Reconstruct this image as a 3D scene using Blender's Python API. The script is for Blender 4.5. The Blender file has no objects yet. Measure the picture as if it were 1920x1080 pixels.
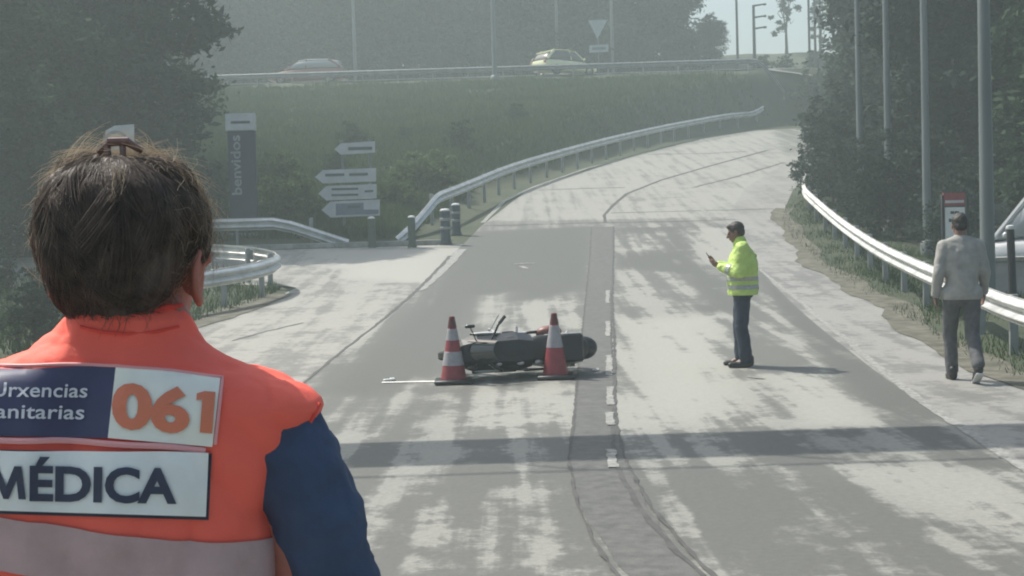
import bpy, bmesh, math, random
import numpy as np
from mathutils import Vector, Matrix, Euler, noise
from mathutils.bvhtree import BVHTree

scene = bpy.context.scene
C = scene.collection
R = math.radians

# ------------------------------------------------------------------ camera, sky, sun, exposure
F = 2600.0                      # focal length in pixels of a 1920 px wide frame
CAM = Vector((0.0, 0.0, 1.70))
PITCH = math.atan(100 / F)
ROLL = R(1.7)
_f = Vector((0, math.cos(PITCH), -math.sin(PITCH)))
_u0 = Vector((0, math.sin(PITCH), math.cos(PITCH)))
_r0 = Vector((1, 0, 0))
CU = _u0 * math.cos(ROLL) + _r0 * math.sin(ROLL)
CR = _r0 * math.cos(ROLL) - _u0 * math.sin(ROLL)
cam_data = bpy.data.cameras.new('camera')
cam_data.sensor_width = 36.0
cam_data.lens = 36.0 * F / 1920.0
cam_data.clip_start = 0.05
cam_data.clip_end = 2000
cam = bpy.data.objects.new('camera', cam_data)
C.objects.link(cam)
M = Matrix((CR, CU, -_f)).transposed().to_4x4()
M.translation = CAM
cam.matrix_world = M
scene.camera = cam

SUN_EL = R(53)
SUN_AZ = math.atan2(-0.80, 0.60)          # compass angle from +Y towards +X
world = bpy.data.worlds.new('World')
scene.world = world
world.use_nodes = True
wn = world.node_tree.nodes
sky = wn.new('ShaderNodeTexSky')
sky.sky_type = 'NISHITA'
sky.sun_disc = False
sky.sun_elevation = SUN_EL
sky.sun_rotation = SUN_AZ
sky.air_density = 1.2
sky.dust_density = 4.0
bg = [n for n in wn if n.type == 'BACKGROUND'][0]
bg.inputs['Strength'].default_value = 0.12
world.node_tree.links.new(sky.outputs[0], bg.inputs[0])

sd = bpy.data.lights.new('sun', 'SUN')
sd.energy = 4.6
sd.angle = R(0.7)
sd.color = (1.0, 0.955, 0.87)
sun = bpy.data.objects.new('sun', sd)
C.objects.link(sun)
to_sun = Vector((math.sin(SUN_AZ) * math.cos(SUN_EL), math.cos(SUN_AZ) * math.cos(SUN_EL), math.sin(SUN_EL)))
sun.rotation_euler = to_sun.to_track_quat('Z', 'Y').to_euler()
sun.location = (0, 0, 60)

vs = scene.view_settings
vs.view_transform = 'Standard'
vs.look = 'None'
vs.exposure = 0.27
vs.gamma = 1.0
vs.use_curve_mapping = False
scene.cycles.use_denoising = True
scene.cycles.max_bounces = 6
scene.cycles.diffuse_bounces = 3
scene.cycles.glossy_bounces = 3
scene.cycles.transmission_bounces = 4
scene.cycles.volume_bounces = 1
scene.cycles.transparent_max_bounces = 6
scene.cycles.caustics_reflective = False
scene.cycles.caustics_refractive = False
scene.cycles.sample_clamp_indirect = 6.0
scene.cycles.filter_width = 2.0

rng = np.random.default_rng(7)
random.seed(7)

# ------------------------------------------------------------------ pixel <-> place
def ray(px, py):
    return (_f + CR * ((px - 960) / F) - CU * ((py - 540) / F))

def at(px, py, Y):
    """the point on the line of sight through a pixel of the photograph at depth Y"""
    d = ray(px, py)
    return CAM + d * (Y / d.y)

def smooth(a, b, x):
    t = np.clip((np.asarray(x, float) - a) / (b - a), 0, 1)
    return t * t * (3 - 2 * t)

def gprof(y):
    """height of the carriageway along its length"""
    y = np.asarray(y, float)
    z = np.where(y < 10, 0.0, np.where(y < 39.5, 0.137 * (y - 10) ** 2 / 59.0, 2.0208 + 0.137 * (y - 39.5)))
    return np.minimum(z, 10.3)

ML = np.array([(-3.75, -6), (-2.95, 8), (-2.4, 17), (-1.4, 33.5), (-0.83, 39), (0.75, 49), (5.7, 61.8), (10.1, 70.9), (14.4, 76.7), (18.0, 79.5)])
MR = np.array([(2.6, -6), (3.45, 9.6), (4.2, 17.4), (5.15, 28.6), (6.05, 39), (8.0, 47), (11.2, 56), (15.5, 64.5), (20, 71), (25, 76.0)])
SR = np.array([(4.3, -6), (4.75, 9.6), (5.3, 16), (5.75, 20), (6.55, 30), (7.35, 38), (9.4, 46), (12.6, 55), (17, 63.5), (21.5, 70), (26.5, 75.2)])
def xl(y): return np.interp(y, ML[:, 1], ML[:, 0])
def xr(y): return np.interp(y, MR[:, 1], MR[:, 0])
def xs(y): return np.interp(y, SR[:, 1], SR[:, 0])
def xe(y):
    """left edge of the side road's mouth"""
    y = np.asarray(y, float)
    a = np.interp(y, [-6, 17, 22.8, 26, 28.0], [-8.0, -6.4, -5.1, -4.55, -4.35])
    t = np.clip((y - 28.0) / 2.6, 0, 1)
    b = -4.35 - 1.6 * t - 30 * t ** 3
    return np.where(y < 28.0, a, b)

def Zf(x, y):
    x = np.asarray(x, float); y = np.asarray(y, float)
    g = gprof(y)
    E = np.where(y < 36.3, g, np.where(y < 78.2, 1.63 + (y - 36.3) * (10.3 - 1.63) / 41.9, 10.3))
    E = E + 0.62 * smooth(78.0, 81.0, y) + np.where(y > 91, np.minimum((y - 91) * 0.22, 5.0), 0)

    wl = smooth(0.0, 2.6, xl(y) - 0.9 - x)
    wl = np.where(y < 36.3, 0, wl)
    z = g * (1 - wl) + E * wl
    wr = smooth(0.0, 5.0, x - xs(y) - 1.4)
    z = z * (1 - wr) + np.minimum(0.45 * g, 2.2) * wr
    wu = smooth(78.8, 80.4, y) * (1 - smooth(26, 40, x))
    z = z * (1 - wu) + np.maximum(E, z) * wu
    return z

def Z(x, y): return float(Zf(x, y))

def hit(px, py, dz=0.0):
    """where the line of sight meets the ground (raised by dz)"""
    d = ray(px, py)
    lo = None
    t = 2.0
    while t < 260:
        p = CAM + d * t
        if p.z <= Z(p.x, p.y) + dz:
            a, b = t - 0.25, t
            for _ in range(24):
                m = (a + b) / 2
                p = CAM + d * m
                if p.z <= Z(p.x, p.y) + dz: b = m
                else: a = m
            return CAM + d * b
        t += 0.25
    return CAM + d * 120

# ------------------------------------------------------------------ materials
def principled(name):
    m = bpy.data.materials.new(name)
    m.use_nodes = True
    return m, m.node_tree.nodes, m.node_tree.links, m.node_tree.nodes['Principled BSDF']

def mat(name, col, rough=0.6, metal=0.0, var=0.0, scale=8.0, bump=0.0, bscale=60.0, spec=0.5, coat=0.0, col2=None, coords='Object', stretch=None, trans=0.0):
    m, n, l, b = principled(name)
    b.inputs['Roughness'].default_value = rough
    b.inputs['Metallic'].default_value = metal
    b.inputs['Specular IOR Level'].default_value = spec
    b.inputs['Coat Weight'].default_value = coat
    b.inputs['Base Color'].default_value = (*col, 1)
    tc = n.new('ShaderNodeTexCoord')
    src = tc.outputs[coords]
    if stretch:
        mp = n.new('ShaderNodeMapping'); mp.inputs['Scale'].default_value = stretch
        l.new(src, mp.inputs['Vector']); src = mp.outputs[0]
    if var > 0 or col2:
        nz = n.new('ShaderNodeTexNoise'); nz.inputs['Scale'].default_value = scale
        nz.inputs['Detail'].default_value = 6; nz.inputs['Roughness'].default_value = 0.62
        l.new(src, nz.inputs['Vector'])
        rp = n.new('ShaderNodeValToRGB')
        c2 = col2 if col2 else tuple(min(1, c * (1 + var)) for c in col)
        c1 = col if col2 else tuple(c * (1 - var) for c in col)
        rp.color_ramp.elements[0].position = 0.34; rp.color_ramp.elements[0].color = (*c1, 1)
        rp.color_ramp.elements[1].position = 0.66; rp.color_ramp.elements[1].color = (*c2, 1)
        l.new(nz.outputs['Fac'], rp.inputs[0]); l.new(rp.outputs[0], b.inputs['Base Color'])
        mr = n.new('ShaderNodeMapRange'); mr.inputs[3].default_value = max(0.02, rough - 0.12); mr.inputs[4].default_value = min(1, rough + 0.12)
        l.new(nz.outputs['Fac'], mr.inputs[0]); l.new(mr.outputs[0], b.inputs['Roughness'])
    if bump > 0:
        nb = n.new('ShaderNodeTexNoise'); nb.inputs['Scale'].default_value = bscale; nb.inputs['Detail'].default_value = 5
        l.new(src, nb.inputs['Vector'])
        bp = n.new('ShaderNodeBump'); bp.inputs['Strength'].default_value = bump; bp.inputs['Distance'].default_value = 0.01
        l.new(nb.outputs['Fac'], bp.inputs['Height']); l.new(bp.outputs[0], b.inputs['Normal'])
    if trans > 0:
        tr = n.new('ShaderNodeBsdfTranslucent'); tr.inputs[0].default_value = (*col, 1)
        mx = n.new('ShaderNodeMixShader'); mx.inputs[0].default_value = trans
        out = [q for q in n if q.type == 'OUTPUT_MATERIAL'][0]
        l.new(b.outputs[0], mx.inputs[1]); l.new(tr.outputs[0], mx.inputs[2]); l.new(mx.outputs[0], out.inputs[0])
    return m

def leaf_mat(name, dark, light, trans=0.3):
    m, n, l, b = principled(name)
    at_ = n.new('ShaderNodeAttribute'); at_.attribute_name = 'tint'
    oi = n.new('ShaderNodeObjectInfo')
    ad = n.new('ShaderNodeMath'); ad.operation = 'MULTIPLY_ADD'; ad.inputs[1].default_value = 0.35
    l.new(oi.outputs['Random'], ad.inputs[0]); l.new(at_.outputs['Fac'], ad.inputs[2])
    rp = n.new('ShaderNodeValToRGB')
    rp.color_ramp.elements[0].color = (*dark, 1); rp.color_ramp.elements[1].color = (*light, 1); rp.color_ramp.elements[1].position = 1.2 if False else 1.0
    l.new(ad.outputs[0], rp.inputs[0]); l.new(rp.outputs[0], b.inputs['Base Color'])
    b.inputs['Roughness'].default_value = 0.8
    b.inputs['Specular IOR Level'].default_value = 0.08
    tr = n.new('ShaderNodeBsdfTranslucent'); l.new(rp.outputs[0], tr.inputs[0])
    mx = n.new('ShaderNodeMixShader'); mx.inputs[0].default_value = trans
    out = [q for q in n if q.type == 'OUTPUT_MATERIAL'][0]
    l.new(b.outputs[0], mx.inputs[1]); l.new(tr.outputs[0], mx.inputs[2]); l.new(mx.outputs[0], out.inputs[0])
    return m

def road_mat(name, dark, light, rough=0.6, streak=1.0):
    m, n, l, b = principled(name)
    def N(t, **k):
        q = n.new(t)
        for a, v in k.items(): setattr(q, a, v)
        return q
    tc = N('ShaderNodeTexCoord'); a = N('ShaderNodeAttribute', attribute_name='tone')
    def noisef(scale, st, detail=7, rgh=0.65):
        mp = N('ShaderNodeMapping'); mp.inputs['Scale'].default_value = st
        l.new(tc.outputs['Object'], mp.inputs[0])
        z = N('ShaderNodeTexNoise'); z.inputs['Scale'].default_value = scale; z.inputs['Detail'].default_value = detail; z.inputs['Roughness'].default_value = rgh
        l.new(mp.outputs[0], z.inputs['Vector']); return z.outputs['Fac']
    def math_(op, x, y, z=None):
        q = N('ShaderNodeMath', operation=op)
        for i, v in enumerate((x, y, z)):
            if v is None: continue
            if isinstance(v, (int, float)): q.inputs[i].default_value = v
            else: l.new(v, q.inputs[i])
        return q.outputs[0]
    n1 = noisef(1.15, (1.0, 0.75, 1), 9, 0.70)          # blotches of dust and wear
    n2 = noisef(1.0, (3.6, 0.15, 1), 4, 0.5)           # streaks along the lane
    n5 = noisef(6.0, (1, 1, 1), 9, 0.78)            # flecks
    n3 = noisef(22.0, (1, 1, 1), 6, 0.75)               # fine grime
    n4 = noisef(150.0, (1, 1, 1), 3, 0.6)              # aggregate
    mo_ = N('ShaderNodeAttribute', attribute_name='mottle').outputs['Fac']
    v = math_('SUBTRACT', n1, 0.5); v = math_('MULTIPLY', v, 2.1)
    w = math_('SUBTRACT', n2, 0.5); v = math_('MULTIPLY_ADD', w, 2.6 * streak, v)
    u5 = math_('SUBTRACT', n5, 0.5); v = math_('MULTIPLY_ADD', u5, 1.3, v)
    v = math_('MULTIPLY_ADD', v, mo_, a.outputs['Fac'])
    mr = N('ShaderNodeMapRange', interpolation_type='SMOOTHSTEP'); mr.inputs[1].default_value = 0.30; mr.inputs[2].default_value = 0.72
    l.new(v, mr.inputs[0])
    f = math_('MULTIPLY', mr.outputs[0], 0.62); f = math_('MULTIPLY_ADD', a.outputs['Fac'], 0.38, f)
    g = math_('SUBTRACT', n3, 0.5); f = math_('MULTIPLY_ADD', g, 0.55, f)
    h = math_('SUBTRACT', n4, 0.5); f = math_('MULTIPLY_ADD', h, 0.45, f)
    rp = N('ShaderNodeValToRGB')
    rp.color_ramp.elements[0].color = (*dark, 1); rp.color_ramp.elements[1].color = (*light, 1)
    e = rp.color_ramp.elements.new(0.58); e.color = (*[d * .42 + q * .58 * .62 + .02 for d, q in zip(dark, light)], 1)
    l.new(f, rp.inputs[0]); l.new(rp.outputs[0], b.inputs['Base Color'])
    b.inputs['Roughness'].default_value = rough
    b.inputs['Specular IOR Level'].default_value = 0.35
    bp = N('ShaderNodeBump'); bp.inputs['Strength'].default_value = 0.35; bp.inputs['Distance'].default_value = 0.006
    hh = math_('MULTIPLY_ADD', n3, 1.5, n4)
    l.new(hh, bp.inputs['Height']); l.new(bp.outputs[0], b.inputs['Normal'])
    return m

MT = {}
MT['road'] = road_mat('worn_asphalt', (0.105, 0.107, 0.098), (0.355, 0.355, 0.32))
MT['side'] = road_mat('pale_asphalt', (0.155, 0.154, 0.142), (0.375, 0.37, 0.335), streak=0.5)
MT['shoulder'] = road_mat('shoulder_asphalt', (0.15, 0.15, 0.142), (0.33, 0.325, 0.305), streak=0.4)
MT['patch'] = mat('tar_patch', (0.078, 0.080, 0.076), 0.7, var=0.3, scale=9, bump=0.3, bscale=90, col2=(0.135, 0.136, 0.128))
MT['crack'] = mat('crack_filler', (0.075, 0.075, 0.072), 0.7, var=0.3, scale=5)
MT['paint'] = mat('road_paint', (0.38, 0.38, 0.355), 0.65, var=0.25, scale=16, col2=(0.17, 0.17, 0.16))
MT['paintw'] = mat('fresh_road_paint', (0.74, 0.74, 0.70), 0.55, var=0.15, scale=10)
MT['kerb'] = mat('concrete', (0.33, 0.325, 0.30), 0.8, var=0.3, scale=4, bump=0.3)
MT['steel'] = mat('galvanised_steel', (0.66, 0.67, 0.65), 0.44, metal=0.65, var=0.18, scale=3)
MT['steel_dull'] = mat('dull_galvanised_post', (0.30, 0.315, 0.32), 0.55, metal=0.3, var=0.2, scale=3)
MT['dark_steel'] = mat('dark_steel', (0.035, 0.038, 0.042), 0.45, metal=0.4, var=0.2, scale=6)
MT['pole'] = mat('painted_pole', (0.15, 0.175, 0.18), 0.5, var=0.15, scale=2, stretch=(1, 1, 0.2))
MT['poledark'] = mat('weathered_pole', (0.06, 0.07, 0.07), 0.6, var=0.2, scale=2)
MT['bark'] = mat('bark', (0.05, 0.042, 0.034), 0.9, var=0.4, scale=6, bump=0.8, bscale=20, stretch=(1, 1, 0.3))
MT['leaf_a'] = leaf_mat('leaf_olive', (0.020, 0.038, 0.024), (0.062, 0.105, 0.055), 0.22)
MT['leaf_b'] = leaf_mat('leaf_dark', (0.020, 0.034, 0.030), (0.062, 0.092, 0.068), 0.16)
MT['leaf_c'] = leaf_mat('leaf_bright', (0.05, 0.085, 0.03), (0.15, 0.22, 0.08), 0.3)
MT['grass'] = leaf_mat('grass_blade', (0.024, 0.048, 0.020), (0.080, 0.125, 0.050), 0.25)
MT['white'] = mat('white_sheet', (0.72, 0.73, 0.72), 0.45, var=0.06, scale=3)
MT['greywhite'] = mat('grey_white_sheet', (0.52, 0.55, 0.55), 0.5, var=0.08, scale=4)
MT['navy'] = mat('navy_panel', (0.020, 0.028, 0.060), 0.45, var=0.15, scale=3)
MT['ink'] = mat('dark_lettering', (0.05, 0.06, 0.07), 0.6)
MT['black'] = mat('black_plastic', (0.012, 0.013, 0.015), 0.35, var=0.2, scale=9)
MT['rubber'] = mat('tyre_rubber', (0.016, 0.016, 0.017), 0.75, var=0.3, scale=12, bump=0.3)
MT['glass'] = mat('tinted_glass', (0.02, 0.025, 0.028), 0.06, spec=0.8, coat=0.5)

# ------------------------------------------------------------------ mesh builder
class MB:
    def __init__(s): s.v = []; s.f = []
    def add(s, vs_, fs_):
        o = len(s.v); s.v += [tuple(p) for p in vs_]; s.f += [tuple(i + o for i in q) for q in fs_]; return s
    def box(s, c, size, rot=None, bev=0.0):
        hx, hy, hz = size[0] / 2, size[1] / 2, size[2] / 2
        if bev > 0:
            b = min(bev, hx * .9, hy * .9, hz * .9)
            pts = []
            for sx in (-1, 1):
                for sy in (-1, 1):
                    for sz in (-1, 1):
                        pts += [(sx * hx, sy * (hy - b), sz * (hz - b)), (sx * (hx - b), sy * hy, sz * (hz - b)), (sx * (hx - b), sy * (hy - b), sz * hz)]
            bm = bmesh.new()
            for p in pts: bm.verts.new(p)
            r = bmesh.ops.convex_hull(bm, input=bm.verts)
            bm.verts.index_update()
            vs_ = [v.co.copy() for v in bm.verts]; fs_ = [tuple(v.index for v in f.verts) for f in bm.faces]
            bm.free()
        else:
            vs_ = [Vector((x, y, z)) for x in (-hx, hx) for y in (-hy, hy) for z in (-hz, hz)]
            fs_ = [(0, 1, 3, 2), (4, 6, 7, 5), (0, 4, 5, 1), (2, 3, 7, 6), (0, 2, 6, 4), (1, 5, 7, 3)]
        if rot is not None: vs_ = [rot @ v for v in vs_]
        c = Vector(c)
        return s.add([v + c for v in vs_], fs_)
    def tube(s, pts, rad, n=8, cap=True, flat=1.0):
        pts = [Vector(p) for p in pts]
        if not hasattr(rad, '__len__'): rad = [rad] * len(pts)
        vs_ = []; fs_ = []
        prev = None
        for i, p in enumerate(pts):
            t = (pts[min(i + 1, len(pts) - 1)] - pts[max(i - 1, 0)]).normalized()
            if prev is None:
                a = t.orthogonal().normalized()
            else:
                a = (prev - t * prev.dot(t))
                a = a.normalized() if a.length > 1e-6 else t.orthogonal().normalized()
            prev = a; b = t.cross(a)
            for k in range(n):
                an = 2 * math.pi * k / n
                vs_.append(p + (a * math.cos(an) + b * math.sin(an) * flat) * rad[i])
        for i in range(len(pts) - 1):
            for k in range(n):
                k2 = (k + 1) % n
                fs_.append((i * n + k, i * n + k2, (i + 1) * n + k2, (i + 1) * n + k))
        if cap:
            fs_.append(tuple(reversed(range(n)))); fs_.append(tuple(range((len(pts) - 1) * n, len(pts) * n)))
        return s.add(vs_, fs_)
    def lathe(s, prof, n=24, c=(0, 0, 0), axis='Z', cap=True):
        vs_ = []; fs_ = []
        for r, h in prof:
            for k in range(n):
                a = 2 * math.pi * k / n
                p = (r * math.cos(a), r * math.sin(a), h)
                if axis == 'Y': p = (p[0], p[2], p[1])
                if axis == 'X': p = (p[2], p[0], p[1])
                vs_.append(Vector(p) + Vector(c))
        for i in range(len(prof) - 1):
            for k in range(n):
                k2 = (k + 1) % n
                fs_.append((i * n + k, i * n + k2, (i + 1) * n + k2, (i + 1) * n + k))
        if cap:
            fs_.append(tuple(reversed(range(n)))); fs_.append(tuple(range((len(prof) - 1) * n, len(prof) * n)))
        return s.add(vs_, fs_)
    def prism(s, poly, y0, y1):
        """outline given in x,z, pushed from y0 to y1"""
        n = len(poly)
        vs_ = [(x, y0, z) for x, z in poly] + [(x, y1, z) for x, z in poly]
        fs_ = [tuple(range(n)), tuple(reversed(range(n, 2 * n)))]
        fs_ += [(i, i + n, (i + 1) % n + n, (i + 1) % n) for i in range(n)]
        return s.add(vs_, fs_)
    def loft(s, rings, cap=True):
        n = len(rings[0]); vs_ = [p for r in rings for p in r]; fs_ = []
        for i in range(len(rings) - 1):
            for k in range(n):
                k2 = (k + 1) % n
                fs_.append((i * n + k, i * n + k2, (i + 1) * n + k2, (i + 1) * n + k))
        if cap:
            fs_.append(tuple(reversed(range(n)))); fs_.append(tuple(range((len(rings) - 1) * n, len(rings) * n)))
        return s.add(vs_, fs_)
    def mesh(s, name, smooth_=True, recalc=True):
        me = bpy.data.meshes.new(name)
        me.from_pydata([tuple(p) for p in s.v], [], s.f)
        if recalc:
            bm = bmesh.new(); bm.from_mesh(me)
            bmesh.ops.recalc_face_normals(bm, faces=bm.faces); bm.to_mesh(me); bm.free()
        if smooth_: shade(me)
        me.update()
        return me
    def build(s, name, material, parent=None, smooth_=True, loc=None, recalc=True):
        return link(name, s.mesh(name, smooth_, recalc), material, parent, loc)

def shade(me, angle=0.7):
    """smooth faces with the sharp edges kept sharp"""
    me.polygons.foreach_set('use_smooth', [True] * len(me.polygons))
    bm = bmesh.new(); bm.from_mesh(me)
    for e in bm.edges:
        e.smooth = not (len(e.link_faces) == 2 and e.calc_face_angle(0) > angle)
    bm.to_mesh(me); bm.free()

def link(name, me, material, parent=None, loc=None):
    o = bpy.data.objects.new(name, me)
    C.objects.link(o)
    if material is not None and not len(me.materials):
        me.materials.append(MT[material] if isinstance(material, str) else material)
    if parent is not None: o.parent = parent
    if loc is not None: o.location = loc
    return o

def tag(o, label=None, cat=None, group=None, kind=None):
    if label: o['label'] = label
    if cat: o['category'] = cat
    if group: o['group'] = group
    if kind: o['kind'] = kind
    return o

def thing(name, label, cat, loc=(0, 0, 0), rz=0.0, group=None):
    o = bpy.data.objects.new(name, None)
    o.empty_display_size = 0.2
    C.objects.link(o); o.location = loc; o.rotation_euler = (0, 0, rz)
    return tag(o, label, cat, group)

def copy_tree(o, parent=None):
    c = o.copy(); C.objects.link(c); c.parent = parent
    for ch in o.children: copy_tree(ch, c)
    return c

def text_shape(body, size=1.0, bold=0.0, spacing=1.0, shear=0.0):
    cu = bpy.data.curves.new('lettering', 'FONT'); cu.body = body; cu.size = size; cu.offset = bold
    cu.space_character = spacing; cu.shear = shear; cu.resolution_u = 4
    o = bpy.data.objects.new('lettering', cu); C.objects.link(o)
    dg = bpy.context.evaluated_depsgraph_get()
    me = o.evaluated_get(dg).to_mesh()
    v = [tuple(p.co) for p in me.vertices]; f = [tuple(p.vertices) for p in me.polygons]
    o.evaluated_get(dg).to_mesh_clear()
    bpy.data.objects.remove(o); bpy.data.curves.remove(cu)
    return np.array(v), f
HAZE = 0.0035
# ------------------------------------------------------------------ the ground
def paved(x, y, m=0.35):
    a = (x > xe(y) + m) & (x < xs(y) - m) & (y < 35.3 - m)
    b = (x > xl(y) + m) & (x < xs(y) - m) & (y >= 35.3 - m) & (y < 75.0)
    u = (y > 80.2) & (y < 88.0) & (x < 24)
    return a | b | u

def grid_mesh(name, xsv, ysv, zfun, attr=None):
    X, Y = np.meshgrid(xsv, ysv)
    Zv = zfun(X, Y)
    nx, ny = len(xsv), len(ysv)
    v = np.stack([X, Y, Zv], -1).reshape(-1, 3)
    i = np.arange(nx * ny).reshape(ny, nx)
    f = np.stack([i[:-1, :-1], i[:-1, 1:], i[1:, 1:], i[1:, :-1]], -1).reshape(-1, 4)
    me = bpy.data.meshes.new(name)
    me.from_pydata(v.tolist(), [], f.tolist())
    me.polygons.foreach_set('use_smooth', [True] * len(me.polygons))
    return me, v

def vnoise(x, y, sc, seed=0.0):
    out = np.empty(len(x))
    for i in range(len(x)): out[i] = noise.noise((x[i] * sc + seed, y[i] * sc - seed, seed))
    return out

gx = np.unique(np.concatenate([np.linspace(-170, -40, 27), np.linspace(-40, -12, 50), np.arange(-12, 30, 0.42), np.linspace(30, 60, 36), np.linspace(60, 170, 23)]))
gy = np.unique(np.concatenate([np.linspace(-24, -2, 12), np.arange(-2, 50, 0.45), np.arange(50, 96, 0.8), np.linspace(96, 225, 40)]))
def ground_z(X, Y):
    z = Zf(X, Y)
    p = paved(X, Y)
    z = z - 0.06 * p
    xf, yf = X.ravel(), Y.ravel()
    nz = (vnoise(xf, yf, 0.35, 3.1) * 0.16 + vnoise(xf, yf, 1.3, 9.7) * 0.05).reshape(X.shape)
    near = paved(X, Y, -0.8)
    rough_ = np.where(near, 0.0, 1.0)
    return z + nz * rough_ - 0.02 * (rough_)
me, gv = grid_mesh('ground', gx, gy, ground_z)
MT['ground'] = mat('grassy_earth', (0.036, 0.052, 0.026), 0.95, scale=0.9, col2=(0.060, 0.070, 0.040), bump=0.8, bscale=9)
ground = tag(link('ground', me, 'ground'), kind='structure')

# ------------------------------------------------------------------ the roads
def poly_tone(x, y, polys, base):
    """lighter and darker areas of the surface, given by their outlines"""
    t = np.full(len(x), base, float)
    for P, val, soft in polys:
        P = np.array(P); n = len(P)
        inside = np.zeros(len(x), bool); dist = np.full(len(x), 1e9)
        for i in range(n):
            a, b = P[i], P[(i + 1) % n]
            c = ((a[1] > y) != (b[1] > y)) & (x < (b[0] - a[0]) * (y - a[1]) / (b[1] - a[1] + 1e-12) + a[0])
            inside ^= c
            ab = b - a; L2 = ab @ ab + 1e-12
            s = np.clip(((x - a[0]) * ab[0] + (y - a[1]) * ab[1]) / L2, 0, 1)
            dist = np.minimum(dist, np.hypot(x - a[0] - s * ab[0], y - a[1] - s * ab[1]))
        sd = np.where(inside, dist, -dist)
        w = smooth(-soft, soft, sd)
        t = t * (1 - w) + val * w
    return t

def wp(pts): return [tuple(hit(a, b).xy) for a, b in pts]

def strip(name, ys, fl, fr, ncol, dz, material, polys, base, extra=None):
    u = np.linspace(0, 1, ncol)
    X = fl(ys)[:, None] * (1 - u) + fr(ys)[:, None] * u
    Y = np.repeat(ys[:, None], ncol, 1)
    Zv = Zf(X, Y) + dz
    v = np.stack([X, Y, Zv], -1).reshape(-1, 3)
    i = np.arange(ncol * len(ys)).reshape(len(ys), ncol)
    f = np.stack([i[:-1, :-1], i[:-1, 1:], i[1:, 1:], i[1:, :-1]], -1).reshape(-1, 4)
    me = bpy.data.meshes.new(name); me.from_pydata(v.tolist(), [], f.tolist())
    me.polygons.foreach_set('use_smooth', [True] * len(me.polygons))
    a = me.attributes.new('tone', 'FLOAT', 'POINT')
    tn = poly_tone(v[:, 0], v[:, 1], polys, base)
    a.data.foreach_set('value', tn.astype(np.float32))
    b = me.attributes.new('mottle', 'FLOAT', 'POINT')
    b.data.foreach_set('value', poly_tone(v[:, 0], v[:, 1], mottle, 0.75).astype(np.float32))
    return tag(link(name, me, material), kind='structure')

main_polys = [
    (wp([(640, 872), (1920, 866), (2500, 1080), (2500, 1300), (300, 1300)]), 0.42, 0.4),
    (wp([(1200, 880), (1460, 880), (1700, 960), (1920, 1080), (1500, 1120), (1350, 1050), (1230, 950)]), 0.34, 0.4),
    (wp([(1460, 875), (1900, 870), (1960, 1010), (1700, 930)]), 0.62, 0.25),
    (wp([(880, 436), (1108, 426), (1100, 540), (970, 566), (905, 610), (840, 690), (700, 745), (600, 735), (850, 490)]), 0.10, 0.35),
    (wp([(640, 800), (760, 730), (900, 722), (880, 800), (820, 866), (640, 868)]), 0.42, 0.3),
    (wp([(905, 555), (960, 548), (930, 600), (880, 612)]), 0.8, 0.45),
    (wp([(960, 568), (1092, 560), (1090, 620), (930, 640)]), 0.66, 0.7),
    (wp([(900, 730), (1088, 725), (1085, 800), (860, 800)]), 0.74, 0.3),
    (wp([(1160, 428), (1276, 426), (1300, 490), (1400, 548), (1430, 690), (1520, 800), (1640, 803), (1690, 870), (1440, 870), (1400, 740), (1330, 600), (1270, 520), (1160, 505)]), 0.14, 0.3),
    (wp([(1185, 440), (1225, 440), (1235, 470), (1180, 472)]), 0.85, 0.9),
    (wp([(1155, 500), (1290, 515), (1330, 570), (1155, 575)]), 0.55, 0.3),
    (wp([(1152, 600), (1370, 590), (1425, 700), (1415, 795), (1152, 800)]), 0.88, 0.9),
    (wp([(1440, 705), (1545, 700), (1650, 795), (1505, 798)]), 0.85, 0.5),
    (wp([(1290, 428), (1390, 428), (1420, 520), (1350, 510)]), 0.75, 0.25),
    (wp([(1425, 512), (1600, 655), (1745, 772), (1920, 885), (1800, 880), (1670, 800), (1560, 690), (1470, 590)]), 0.12, 0.15),
    (wp([(905, 415), (1135, 412), (1480, 405), (1500, 350), (1450, 240), (1200, 290), (1000, 350)]), 0.66, 0.3),
]
mottle = [
    (wp([(640, 790), (1920, 790), (2500, 1080), (2500, 1300), (300, 1300)]), 1.2, 0.8),
    (wp([(860, 470), (900, 424), (1150, 424), (1140, 540), (1000, 560), (860, 640), (640, 740), (600, 735)]), 0.35, 0.5),
    (wp([(880, 428), (1135, 422), (1480, 415), (1520, 350), (1480, 225), (1200, 270), (980, 340)]), 0.28, 0.8)]
ys_main = np.concatenate([np.arange(-6, 40, 0.14), np.arange(40, 78.3, 0.3)])
road = strip('road', ys_main, xl, xr, 74, 0.006, 'road', main_polys, 0.5)
ys_s = np.concatenate([np.arange(-6, 28, 0.3), np.arange(28, 35.35, 0.08)])
side_polys = [
    (wp([(600, 470), (862, 466), (800, 530), (640, 520)]), 1.0, 0.6),
    (wp([(560, 560), (760, 545), (600, 690), (430, 690)]), 0.62, 0.6),
]
side = strip('side_road', ys_s, xe, lambda y: xl(y) + 0.0, 60, 0.006, 'side', side_polys, 0.62)
shoulder = strip('shoulder', np.concatenate([np.arange(-6, 44, 0.25), np.arange(44, 75.1, 0.6)]), lambda y: xr(y) + 0.0, xs, 16, 0.006, 'shoulder', [], 0.62)
up_y = np.linspace(80.0, 88.3, 6)
me, _ = grid_mesh('upper_road', np.linspace(-160, 24, 60), up_y, lambda X, Y: Zf(X, Y) + 0.02)
for an_ in ('tone', 'mottle'):
    a = me.attributes.new(an_, 'FLOAT', 'POINT'); a.data.foreach_set('value', np.full(len(me.vertices), 0.5, np.float32))
upper_road = tag(link('upper_road', me, 'shoulder'), kind='structure')

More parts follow.
